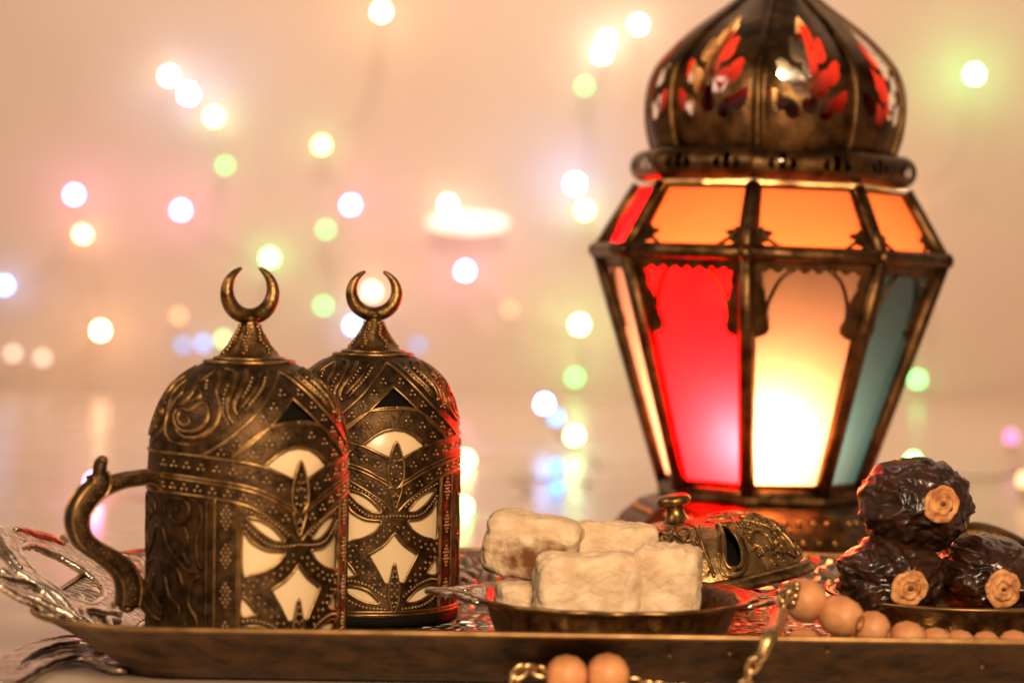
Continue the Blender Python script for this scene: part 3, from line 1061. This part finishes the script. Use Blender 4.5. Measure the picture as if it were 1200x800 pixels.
def lid_map(u, s_, h):
    r = np.interp(s_, ls, LP[:, 0])
    z = np.interp(s_, ls, LP[:, 1])
    a = np.radians(u)
    lob = np.abs(np.cos(3 * (a - rad(70)))) ** 0.7           # six soft lobes with creases between
    k_ = np.clip(s_ / 3.0, 0, 1) ** 2
    r2 = r * (1 + 0.055 * (lob - 0.5) * k_)
    z2 = z + 0.30 * (lob - 0.5) * k_ * np.clip((5.0 - s_) / 2, 0, 1)
    return np.stack([(r2 + h * 0.75 * k_) * np.sin(a), -(r2 + h * 0.75 * k_) * np.cos(a), z2 + h * 0.66], -1)


def on_lid(P_, step=0.08, closed=False):
    q = np.array(P_, float)
    q[:, 0] *= 0.06
    q[:, 1] = np.where(q[:, 1] > 2.4, 2.4 + (q[:, 1] - 2.4) * 1.18, q[:, 1])
    q = spline(q, step, closed)
    q[:, 0] /= 0.06
    return q


smax = ls[-1]
pear = on_lid([(31, 2.75), (34, 3.0), (31.5, 3.4), (31, 3.8), (28, 4.4), (23.5, 4.75), (18.5, 4.7), (17.5, 4.4), (21, 3.8), (25, 3.2), (28, 2.8)], 0.06, True)
fine = np.arange(-20, 130.1, 1.0)
us = np.r_[fine, np.arange(134, 336.1, 4.0)]
dome = MB().add(*grid_cells(us, np.linspace(0.02, smax, 130), lid_map, lambda a, b: ~inside(a, b, pear), True)).build('dome', 'lid_sheet', lid)
aa = np.linspace(0, 2 * math.pi, 120, endpoint=False)


def lid_loop(dr, z):
    lob = np.abs(np.cos(3 * (aa - rad(70)))) ** 0.7
    r = (4.55 + dr) * (1 + 0.055 * (lob - 0.5))
    return np.stack([r * np.sin(aa), -r * np.cos(aa), np.full(120, z)], 1)


V, F, k = loft([lid_loop(0.0, 0.47), lid_loop(0.22, 0.40), lid_loop(0.32, 0.30), lid_loop(0.20, 0.22), lid_loop(0.36, 0.12), lid_loop(0.42, 0.0), lid_loop(0.25, -0.08), lid_loop(-0.1, 0.1)])
MB().add(V, F).build('rim', 'brass', lid)
kn = [(0.0, 2.4), (0.80, 2.46), (0.56, 2.58), (0.40, 2.78), (0.34, 3.0), (0.38, 3.14), (0.58, 3.20), (0.68, 3.34), (0.64, 3.50), (0.44, 3.62), (0.0, 3.66)]
MB().add(*lathe(spline(kn, 0.07), 40)).build('knob', 'brass', lid)
mbt = MB()


def lridge(P_, r, closed=False, h=0.03):
    q = P_ if closed else on_lid(P_)
    mbt.add(*tube(lid_map(q[:, 0], q[:, 1], np.full(len(q), h)), r, 6, closed))


lridge(pear, 0.11, True, 0.04)
pear2 = np.array([(24 + (a - 24) * 1.55, 3.85 + (b - 3.85) * 1.22) for a, b in pear])
lridge(np.clip(pear2, [-100, 0], [200, smax - 0.05]), 0.055, True, 0.03)
for base in (10, 70, 130, -50):
    lridge([(base, 1.6), (base, 2.6), (base - 1, 3.6), (base, 4.9)], 0.07)
    lridge([(base + 30, 1.5), (base + 27, 2.4), (base + 14, 3.2), (base + 5, 4.2)], 0.05)
    lridge([(base + 30, 1.5), (base + 33, 2.4), (base + 46, 3.2), (base + 55, 4.2)], 0.05)
for base in (40, 70, 100, -20, -50):
    lridge([(base + 6, 4.4), (base + 1, 4.0), (base + 7, 3.6), (base + 13, 3.9), (base + 10, 4.4), (base + 6, 4.2)], 0.06)
    lridge([(base + 14, 3.0), (base + 20, 2.6), (base + 24, 3.0), (base + 20, 3.4), (base + 17, 3.1)], 0.055)
    lridge([(base + 20, 4.7), (base + 24, 4.2), (base + 20, 3.8), (base + 15, 4.2)], 0.05)
    lridge([(base + 2, 2.2), (base + 12, 1.9), (base + 18, 2.3), (base + 10, 2.6)], 0.05)
    lridge([(base + 28, 3.4), (base + 25, 3.7), (base + 28, 4.0), (base + 31, 3.7), (base + 28, 3.6)], 0.045)
    lridge([(base + 12, 4.9), (base + 17, 4.6), (base + 24, 4.9), (base + 30, 4.6)], 0.045)
    lridge([(base + 5, 3.1), (base + 9, 2.8), (base + 12, 3.2), (base + 8, 3.4)], 0.045)
    lridge([(base + 22, 1.7), (base + 14, 1.4), (base + 4, 1.7)], 0.04)
for i in range(64):
    ub, sb_ = -42 + (i * 11.3) % 176, 2.75 + (i * 0.77) % 2.1
    t_ = np.linspace(0, 5.2, 14)
    lridge([(ub + (4.6 - 0.62 * a) * math.cos(a + i), sb_ + (0.26 - 0.04 * a) * math.sin(a + i)) for a in t_], 0.042) if not (6 < ub < 40) else None
mbt.build('raised_outline', 'brass', dome, kind='stuff')
mbt = MB()
for P_ in ([(33, 2.4), (45, 2.9), (58, 3.4), (70, 3.8), (84, 4.3)], [(34, 2.6), (45, 3.1), (58, 3.6), (70, 4.0), (84, 4.5)], [(20, 2.4), (12, 3.1), (5, 3.9), (2, 4.6)], [(17, 2.4), (9, 3.1), (2, 3.9), (-1, 4.6)]):
    q = on_lid(P_, 0.13)
    for c in lid_map(q[:, 0], q[:, 1], np.full(len(q), 0.02)):
        mbt.add(ICO1[0] * 0.055 + c, ICO1[1])
mbt.build('bead', 'brass', dome, kind='stuff')
MB().add(*lathe([(4.4, 0.35), (4.1, 0.9), (3.5, 1.5), (2.5, 1.95), (0, 2.2)], 40)).build('lining', 'black', lid)

# ------------------------------------------------------------------ dates on their dish
PC = at(1122, 690, 88.6)
PC = Vector((PC.x, 88.6, 0.25))
ddish = empty('date_dish', PC)
tag(ddish, 'shallow brass dish with thin bright rim holding three dates', 'dish')
prof = [(0, 0.02), (2.9, 0.02), (3.2, 0.2), (3.9, 1.1), (4.4, 1.68), (4.75, 1.86), (4.7, 1.93), (4.3, 1.82), (3.8, 1.3), (3.1, 0.6), (0, 0.5)]
MB().add(*lathe(prof, 96)).build('bowl', 'brass_mid', ddish)
MB().add(*tube([(4.74 * math.sin(a), -4.74 * math.cos(a), 1.89) for a in np.linspace(0, 2 * math.pi, 120, endpoint=False)], 0.075, 6, True)).build('rim_bead', 'tray_lip', ddish)


def make_date(c, s, rot, label, seed, capdir):
    root = empty('date', c)
    tag(root, label, 'date', 'dates stacked on the dish')
    V, F = ico(6)
    out = np.empty_like(V)
    sd = Vector((seed, seed * 0.7, -seed))
    for i, p_ in enumerate(V):
        q = Vector(p_)
        ax = Vector((q.x * 2.1, q.y * 0.7, q.z * 2.1))        # wrinkles run along the fruit
        w1 = noise.noise(ax * 0.9 + sd)
        warp = Vector((noise.noise(ax * 1.1 + sd), noise.noise(ax * 1.1 - sd), noise.noise(ax * 1.1 + sd * 2))) * 0.45
        r1 = 1 - math.sqrt(noise.noise(ax * 0.85 + warp * 1.5 + sd) ** 2 + 0.004) * 2.6
        r2 = 1 - math.sqrt(noise.noise(ax * 1.9 + warp * 2.0 - sd) ** 2 + 0.003) * 2.4
        r3 = 1 - math.sqrt(noise.noise(ax * 3.6 + warp * 2.5 + sd) ** 2 + 0.002) * 2.2
        d = 0.08 * w1 + 0.075 * max(-0.7, r1) + 0.05 * max(-0.7, r2) + 0.026 * r3
        out[i] = q * (1 + d - 0.06)
    out *= np.array(s) / 2
    m_ = np.array(Matrix.Rotation(rot[1], 3, 'Z') @ Matrix.Rotation(rot[0], 3, 'X'))
    MB().add(out @ m_.T, F).build('flesh', 'date', root)
    # the pale stem cap
    d = Vector(capdir).normalized()
    dl = np.array(d) @ m_                                        # into the fruit's own axes
    k_ = int(np.argmax(V @ dl))
    tip = Vector(out[k_] @ m_.T)
    fr = d.to_track_quat('Z', 'Y').to_matrix()
    cap = [(0, -0.45), (0.55, -0.45), (0.70, -0.2), (0.76, 0.02), (0.72, 0.09), (0.60, 0.10), (0.52, 0.04), (0.46, 0.05), (0.42, 0.14), (0.35, 0.17), (0.27, 0.11), (0.21, 0.10), (0.17, 0.15), (0.10, 0.10), (0.0, 0.04)]

    def wob(a, r, z):
        return r * (1 + 0.06 * np.sin(2 * a + seed) + 0.03 * np.sin(5 * a + seed * 2) + 0.02 * np.sin(9 * a + 7 * r))
    V2, F2 = lathe([(r_ * 0.88, z_) for r_, z_ in cap], 48, wob)
    V2 = V2 + 0.03 * np.stack([np.zeros(len(V2)), np.zeros(len(V2)), np.sin(V2[:, 0] * 14 + seed) * np.cos(V2[:, 1] * 12)], 1)
    cp = MB().add(V2 @ np.array(fr).T + np.array(tip) - np.array(d) * 0.02, F2).build('stem_cap', 'stem', root)
    V3, F3 = ICO2
    V3 = V3 * np.array([0.12, 0.10, 0.05]) + np.array([0.03, 0.02, 0.085])
    MB().add(V3 @ np.array(fr).T + np.array(tip) - np.array(d) * 0.02, F3).build('stem_eye', 'stem_dark', cp)
    return root


make_date(gpos(1072, 593, 87.6), (4.15, 4.6, 3.45), (rad(-4), rad(8)), 'dark wrinkled date on top of the other two, stem cap facing right', 3.1, (0.24, -0.96, 0.12))
make_date(gpos(1045, 675, 87.0), (4.0, 4.3, 3.0), (rad(3), rad(-4)), 'dark wrinkled date at the lower left of the pile, beside the wooden beads', 9.6, (0.13, -0.98, -0.10))
make_date(gpos(1158, 675, 87.4), (3.9, 4.4, 2.95), (rad(2), rad(10)), 'dark wrinkled date at the lower right of the pile', 14.2, (0.02, -0.99, -0.12))

# ------------------------------------------------------------------ prayer beads
pb = empty('prayer_beads', (at(990, 730, 80).x, 80, 0.25))
tag(pb, 'strand of orange wooden prayer beads with a metal chain draped over the tray rim', 'prayer beads')
PB0 = Vector(pb.location)


def bead_mesh(rx, rl):
    prof = [(0.16, -1.0), (0.30, -0.99), (0.62, -0.84), (0.88, -0.52), (1.0, 0.0), (0.88, 0.52), (0.62, 0.84), (0.30, 0.99), (0.16, 1.0), (0.12, 0.7), (0.12, -0.7), (0.16, -1.0)]
    V, F = lathe(prof, 28)
    return V * np.array([rx, rx, rl]), F


def put_bead(c, axis, rx, rl):
    V, F = bead_mesh(rx, rl)
    R = np.array(Vector(axis).normalized().to_track_quat('Z', 'Y').to_matrix())
    o = MB().add(V @ R.T, F).build('bead', 'wood_bead', pb)
    o.location = Vector(c) * CM - PB0
    g = MB()
    for s_ in (-1, 1):
        t_ = [(0.34 * rx * math.cos(a), 0.34 * rx * math.sin(a), s_ * rl * 0.975) for a in np.linspace(0, 2 * math.pi, 18, endpoint=False)]
        g.add(*tube(np.array(t_) @ R.T, 0.035, 5, True))
    g.build('hole_ring', 'bead_groove', o)
    return o


strand = [((943, 703), 80.6, (0.9, -0.25, -0.5), 0.74, 0.72), ((985, 722), 80.2, (0.75, -0.62, -0.2), 0.70, 0.78), ((1022, 738), 80.4, (0.85, -0.4, -0.2), 0.66, 0.58),
          ((1063, 750), 80.7, (1, 0.1, 0), 0.66, 0.62), ((1096, 756), 80.9, (1, 0.15, 0), 0.62, 0.55), ((1125, 758), 81.1, (1, 0.1, 0), 0.60, 0.52),
          ((1155, 760), 81.2, (1, 0.0, 0), 0.62, 0.52), ((1188, 759), 81.2, (1, 0.1, 0), 0.62, 0.55), ((1218, 760), 81.3, (1, 0.1, 0), 0.62, 0.55)]
for (x, y), d, ax, rx, rl in strand:
    put_bead(gpos(x, y, d), ax, rx, rl)
put_bead((gpos(945, 700, 81.2).x, 81.2, 1.10), (1, 0.3, 0), 0.72, 0.70)
for x, y in ((664, 792), (712, 790)):
    p_ = gpos(x, y, 76.6)
    put_bead((p_.x, 76.6, max(0.74, p_.z)), (1, 0.12, 0), 0.70, 0.66)
# metal cap on the first bead
cpm = MB()
c = gpos(925, 696, 80.2)
cpm.add(ICO2[0] * np.array([0.36, 0.36, 0.42]) + np.array(c), ICO2[1])
for a in np.linspace(0, 2 * math.pi, 8, endpoint=False):
    cpm.add(ICO1[0] * 0.15 + np.array(c) + np.array([0.15 + 0.08 * math.cos(a), 0.34 * math.sin(a) - 0.1, 0.34 * math.cos(a)]), ICO1[1])
o = cpm.build('metal_cap', 'chain', pb)
o.location = -PB0
# chain
chain_pts = [gpos(924, 690, 79.9), gpos(916, 712, 79.0), gpos(909, 733, 77.0), gpos(904, 741, 75.85), gpos(893, 764, 75.6), gpos(878, 786, 75.8)]
chain_pts += [Vector((gpos(866, 800, 76.0).x, 76.0, 0.45)), Vector((gpos(830, 800, 76.1).x, 76.2, 0.5)), Vector((gpos(780, 800, 76.3).x, 76.5, 0.5)), Vector((gpos(745, 800, 76.5).x, 76.6, 0.62))]
path = spline([tuple(p_) for p_ in chain_pts], 0.40)
path2 = spline([tuple(gpos(645, 790, 76.6)), tuple(gpos(632, 786, 76.7)), tuple(gpos(618, 783, 76.6)), tuple(gpos(606, 790, 76.4)), (gpos(600, 800, 76.4).x, 76.4, 0.3)], 0.40)
ring = np.array([(0.30 * math.cos(a), 0.19 * math.sin(a), 0) for a in np.linspace(0, 2 * math.pi, 16, endpoint=False)])
V0, F0 = tube(ring, 0.085, 7, True)
link_me = None
for pth in (path, path2):
    T = np.gradient(pth, axis=0)
    for i, (p_, t_) in enumerate(zip(pth, T)):
        if link_me is None:
            o = MB().add(V0, F0).build('chain_link', 'chain', pb)
            link_me = o.data
        else:
            o = bpy.data.objects.new('chain_link', link_me)
            COL.objects.link(o)
            o.parent = pb
        o.location = Vector(p_) * CM - PB0
        o.rotation_mode = 'QUATERNION'
        o.rotation_quaternion = Vector(t_).to_track_quat('X', 'Z') @ Matrix.Rotation(rad(45 + 90 * (i % 2)), 3, 'X').to_quaternion()
# long clasp piece where the chain crosses the rim
P_ = np.array([tuple(gpos(914, 716, 78.8)), tuple(gpos(908, 736, 76.6)), tuple(gpos(902, 745, 75.55)), tuple(gpos(892, 768, 75.3))])
q = spline(P_, 0.15)
o = MB().add(*tube(q, 0.20 + 0.08 * np.sin(np.linspace(0, 3.1, len(q))), 8)).build('clasp', 'chain', pb)
o.location = -PB0

# ------------------------------------------------------------------ the lantern
LD = 112.0
LX = at(888, 560, LD).x
lan = empty('lantern', (LX, LD, 0), (0, rad(1.2), rad(-7 - 6.0)))
tag(lan, 'tall eight-sided brass lantern with onion dome and glowing coloured glass', 'lantern')
K = LD / 2833 * 1.0
A8 = [rad(45 * k) for k in range(8)]          # corner angles, the first one faces the camera


def zpx(y):
    return CAM_H - (y - 8 - 334) * K + 0.0


Z_SH, R_SH = zpx(303), 202 * K               # shoulder
Z_UP, R_UP = zpx(226), 156 * K               # foot of the dome ring
Z_LO, R_LO = zpx(574), 113 * K               # foot of the tall panes
Z_BS = zpx(588)


def corner(k, r, z):
    a = rad(45 * k)
    return np.array([r * math.sin(a), -r * math.cos(a), z])


def bar_between(mb, p0, p1, r, seg=6):
    mb.add(*tube(np.array([p0 + (p1 - p0) * t for t in np.linspace(0, 1, 4)]), r, seg))


def face_frame(k, z0, r0, z1, r1, inner, thick=0.22):
    """metal sheet of one side with a cut opening; inner is a closed loop in (s, t) of that side"""
    A_, B_, C_, D_ = corner(k, r0, z0), corner(k + 1, r0, z0), corner(k + 1, r1, z1), corner(k, r1, z1)

    def pt(s_, t_):
        return (A_ * (1 - s_) + B_ * s_) * (1 - t_) + (D_ * (1 - s_) + C_ * s_) * t_
    inner = np.array(inner)
    c = inner.mean(0)
    outer = []
    for s_, t_ in inner:
        d = np.array([s_, t_]) - c
        kx = [((1 - c[0]) / d[0]) if d[0] > 1e-6 else ((-c[0]) / d[0] if d[0] < -1e-6 else 9e9), ((1 - c[1]) / d[1]) if d[1] > 1e-6 else ((-c[1]) / d[1] if d[1] < -1e-6 else 9e9)]
        outer.append(c + d * min(kx))
    n_ = np.cross(B_ - A_, D_ - A_)
    n_ /= np.linalg.norm(n_)
    if n_ @ ((A_ + B_) / 2 * np.array([1, 1, 0])) < 0:
        n_ = -n_
    k_ = len(inner)
    L_ = [np.array([pt(*p_) for p_ in outer]), np.array([pt(*p_) for p_ in inner]), np.array([pt(*p_) - n_ * thick for p_ in inner])]
    V = np.concatenate(L_)
    F = []
    for i in range(2):
        for q_ in range(k_):
            q2 = (q_ + 1) % k_
            F.append((i * k_ + q_, i * k_ + q2, (i + 1) * k_ + q2, (i + 1) * k_ + q_))
    return V, F, pt, n_


def opening(flip, b=0.085):
    """opening with a toothed edge and two lobed brackets"""
    P = []
    for t_ in np.linspace(0.04, 0.66, 12):
        P.append((b, t_))
    for t_ in np.linspace(0.66, 0.90, 22):
        q_ = (t_ - 0.66) / 0.24
        P.append((b + 0.10 * abs(math.sin(q_ * math.pi * 2.5)) ** 0.6 * (1 - 0.55 * q_) + 0.03 * (1 - q_), t_))
    for s_ in np.linspace(b + 0.02, 0.5, 22):
        P.append((s_, 0.945 - 0.022 * abs(math.sin((s_ - b) / (0.5 - b) * math.pi * 4))))
    P += [(1 - s_, t_) for s_, t_ in P[::-1][1:]]
    for s_ in np.linspace(1 - b, b, 14)[1:-1]:
        P.append((s_, 0.04))
    if flip:
        P = [(s_, 1 - t_) for s_, t_ in P][::-1]
    return P


lower_cols = ['glass_cream', 'glass_teal', 'glass_red', 'glass_cream', 'glass_green', 'glass_red', 'glass_clear', 'glass_red']
upper_cols = ['glass_orange', 'glass_orange', 'glass_red', 'glass_orange', 'glass_orange', 'glass_orange', 'glass_red', 'glass_orange']
for k in range(8):
    for tier, (z0, r0, z1, r1, flip, mat) in enumerate(((Z_LO, R_LO, Z_SH, R_SH, False, lower_cols[k]), (Z_SH, R_SH, Z_UP, R_UP, True, upper_cols[k]))):
        V, F, pt, n_ = face_frame(k, z0, r0, z1, r1, opening(flip))
        fr = MB().add(V, F).build('panel_frame', 'lantern_metal', lan, smooth=False)
        quad = [pt(0.03, 0.015) - n_ * 0.12, pt(0.97, 0.015) - n_ * 0.12, pt(0.97, 0.985) - n_ * 0.12, pt(0.03, 0.985) - n_ * 0.12]
        quad2 = [q_ - n_ * 0.18 for q_ in quad]
        ob = MB().add(quad, [(0, 1, 2, 3)]).build('pane', mat, fr, smooth=False)
        if tier == 0:
            ob['label'] = {'glass_red': 'red glass pane', 'glass_cream': 'amber glass pane', 'glass_teal': 'teal glass pane', 'glass_green': 'green glass pane', 'glass_clear': 'peach glass pane'}[mat]
        else:
            ob['label'] = 'orange upper pane' if mat == 'glass_orange' else 'red upper pane'
        # thin arcs across the corners of the opening
        for sgn in (0, 1):
            pts = [(0.15, 0.70), (0.18, 0.80), (0.26, 0.89), (0.36, 0.94)]
            if flip:
                pts = [(0.10, 0.38), (0.16, 0.22), (0.24, 0.12), (0.30, 0.06)]
            pts = [(1 - a, b) if sgn else (a, b) for a, b in pts]
            MB().add(*tube(spline([pt(a, b) - n_ * 0.05 for a, b in pts], 0.2), 0.09, 5)).build('arc_wire', 'lantern_metal', fr)
fb = MB()
for k in range(8):
    o = MB()
    bar_between(o, corner(k, R_LO, Z_LO), corner(k, R_SH, Z_SH), 0.37)
    o.build('corner_bar', 'lantern_metal', lan)
    o = MB()
    bar_between(o, corner(k, R_SH, Z_SH), corner(k, R_UP, Z_UP), 0.34)
    o.build('corner_bar', 'lantern_metal', lan)
    o = MB()
    bar_between(o, corner(k, R_SH + 0.1, Z_SH), corner(k + 1, R_SH + 0.1, Z_SH), 0.36)
    o.add(ICO2[0] * 0.40 + corner(k, R_SH + 0.1, Z_SH), ICO2[1])
    o.build('shoulder_bar', 'lantern_metal', lan)
    o = MB()
    bar_between(o, corner(k, R_LO, Z_LO), corner(k + 1, R_LO, Z_LO), 0.30)
    o.build('sill_bar', 'lantern_metal', lan)


def oct_r(a, r, z=0, sharp=1.0):
    m_ = (a + math.pi / 8) % (math.pi / 4) - math.pi / 8
    m_ = np.abs(a % (math.pi / 4) - math.pi / 8)
    flat = math.cos(math.pi / 8) / np.cos(m_)
    return r * (1 + (flat - 1) * sharp)


# dome: eight bulging gores with ribs, pierced with petal shapes
DZ = [zpx(y) for y in (184, 168, 150, 128, 105, 85, 64, 42, 20, 0, -20, -40, -52)]
DR = [c * K for c in (139, 145, 148.5, 150, 147, 139, 121, 97, 66, 40, 22, 11, 7)]
dz = np.linspace(DZ[0], DZ[-1], 150)
drr = np.interp(dz, DZ, DR)
drr = np.r_[drr[:5], np.convolve(drr, np.ones(11) / 11, 'valid'), drr[-5:]]


def dome_map(u, z, h):
    r = np.interp(z, dz, drr) + h
    a = np.radians(u)
    m_ = np.abs((a % (math.pi / 4)) - math.pi / 8) / (math.pi / 8)      # 0 mid gore, 1 at rib
    r = r * (1 - 0.035 * m_ ** 2 + 0.02 * np.clip((m_ - 0.88) / 0.12, 0, 1))
    return np.stack([r * np.sin(a), -r * np.cos(a), z], -1)


petals = []
zc = zpx(118)
for dx, dzz, wx, wz, rot in ((0, 2.6, 0.45, 0.75, 0), (-0.62, 1.75, 0.34, 0.62, 0.35), (0.62, 1.75, 0.34, 0.62, -0.35), (0, 1.2, 0.36, 0.72, 0), (-1.15, 0.75, 0.34, 0.66, 0.5), (1.15, 0.75, 0.34, 0.66, -0.5),
                             (-0.55, 0.25, 0.36, 0.66, 0.3), (0.55, 0.25, 0.36, 0.66, -0.3), (-1.5, -0.5, 0.32, 0.6, 0.6), (1.5, -0.5, 0.32, 0.6, -0.6), (-0.85, -0.85, 0.32, 0.55, 0.5), (0.85, -0.85, 0.32, 0.55, -0.5), (0, -0.55, 0.34, 0.6, 0)):
    t_ = np.linspace(0, 2 * math.pi, 24, endpoint=False)
    ex = wx * np.sin(t_) * (1 - 0.35 * np.cos(t_))
    ez = wz * np.cos(t_)
    petals.append(np.stack([dx + ex * math.cos(rot) - ez * math.sin(rot), dzz + ex * math.sin(rot) + ez * math.cos(rot)], 1))


def dome_keep(u, z):
    uu = (u % 45) - 22.5
    x = np.radians(uu) * 5.9
    y = z - zc
    k_ = np.ones(u.shape, bool)
    for p_ in petals:
        k_ &= ~inside(x, y, p_)
    return k_


domeo = MB().add(*grid_cells(np.arange(0, 360, 0.9), np.linspace(DZ[0], DZ[-1], 170), dome_map, dome_keep, True)).build('dome', 'lantern_metal', lan)
for k in range(8):
    zz = np.linspace(DZ[0], DZ[-2], 50)
    P_ = dome_map(np.full(50, 45.0 * k), zz, np.full(50, 0.04))
    MB().add(*tube(P_, np.linspace(0.24, 0.08, 50), 7)).build('rib', 'lantern_metal', domeo)
zz = np.linspace(DZ[0] + 0.3, DZ[7], 30)
V, F = grid_cells(np.arange(0, 360, 6.0), zz, lambda a, b, h: dome_map(a, b, h - 0.55), lambda a, b: (np.sin(np.radians(a * 8 + 160)) > -0.45), True)
MB().add(V, F).build('lining', 'red_glow_liner', domeo)  # added shell that carries the red light seen through the petals
MB().add(*lathe([(0.3, DZ[-1] - 0.2), (0.75, DZ[-1] + 0.3), (0.4, DZ[-1] + 0.9), (0.15, DZ[-1] + 1.6), (0, DZ[-1] + 1.8)], 20)).build('finial', 'lantern_metal', domeo)
# pierced roll under the dome
th = np.linspace(0, 2 * math.pi, 16, endpoint=False)
rz = (zpx(184) + zpx(222)) / 2
rrr = (zpx(184) - zpx(222)) / 2


def roll_map(u, v, h):
    a = np.radians(u)
    r = oct_r(a, 149 * K, 0, 0.8) + rrr * np.cos(np.radians(v))
    return np.stack([r * np.sin(a), -r * np.cos(a), rz + rrr * np.sin(np.radians(v))], -1)


def roll_keep(u, v):
    uu = (u % 22.5) - 11.25
    k_ = np.ones(u.shape, bool)
    for cx_, cv, wx, wv in ((0, 10, 1.8, 28), (-4.2, 0, 1.3, 22), (4.2, 0, 1.3, 22)):
        k_ &= ~((((uu - cx_) / wx) ** 2 + ((v - cv) / wv) ** 2) < 1)
    return k_


MB().add(*grid_cells(np.arange(0, 360, 0.9), np.arange(-180, 180.1, 9.0), roll_map, roll_keep, True)).build('pierced_roll', 'lantern_metal', lan)
MB().add(*lathe([(128 * K, zpx(214)), (140 * K, zpx(205)), (139 * K, zpx(192)), (128 * K, zpx(186))], 64)).build('roll_red_glow', 'red_glow_liner', lan)
# base: flared eight-sided foot with brass beads in place of pierced dots of light
prof = [(R_LO - 0.6, Z_LO + 0.1), (R_LO + 0.30, Z_LO - 0.10), (R_LO + 0.34, Z_LO - 0.35), (R_LO + 0.25, Z_LO - 0.48), (5.6, 3.25), (6.4, 2.55), (7.0, 1.75), (7.3, 1.0), (7.45, 0.85), (7.45, 0.02), (0, 0.0)]
MB().add(*lathe(prof, 96, lambda a, r, z: oct_r(a, r))).build('bottom_piece', 'lantern_metal', lan, smooth=False)
light_dots = MB()
for k in range(8):
    for t_ in np.linspace(0.15, 0.85, 6):
        for zz_, rr_ in ((2.9, 6.02), (2.1, 6.76)):
            c = corner(k, rr_, zz_) * (1 - t_) + corner(k + 1, rr_, zz_) * t_
            light_dots.add(ICO1[0] * 0.16 + c, ICO1[1])
light_dots.build('stud', 'brass', lan, kind='stuff')  # beads in place of pierced dots of light
# the lamp inside
bl = MB().add(*lathe([(0, 2.8), (1.3, 2.9), (1.3, 5.2), (0.2, 5.3), (0.14, 5.6), (0, 5.6)], 24)).build('candle', 'porcelain', lan)
l = bpy.data.lights.new('candle_light', 'POINT')
l.energy, l.color, l.shadow_soft_size = 19.0, (1.0, 0.74, 0.42), 0.012
lo = bpy.data.objects.new('candle_light', l)
COL.objects.link(lo)
lo.parent = lan
lo.location = Vector((0.25, -3.55, 6.7)) * CM
bl.location = Vector((0.2, -1.7, 0)) * CM
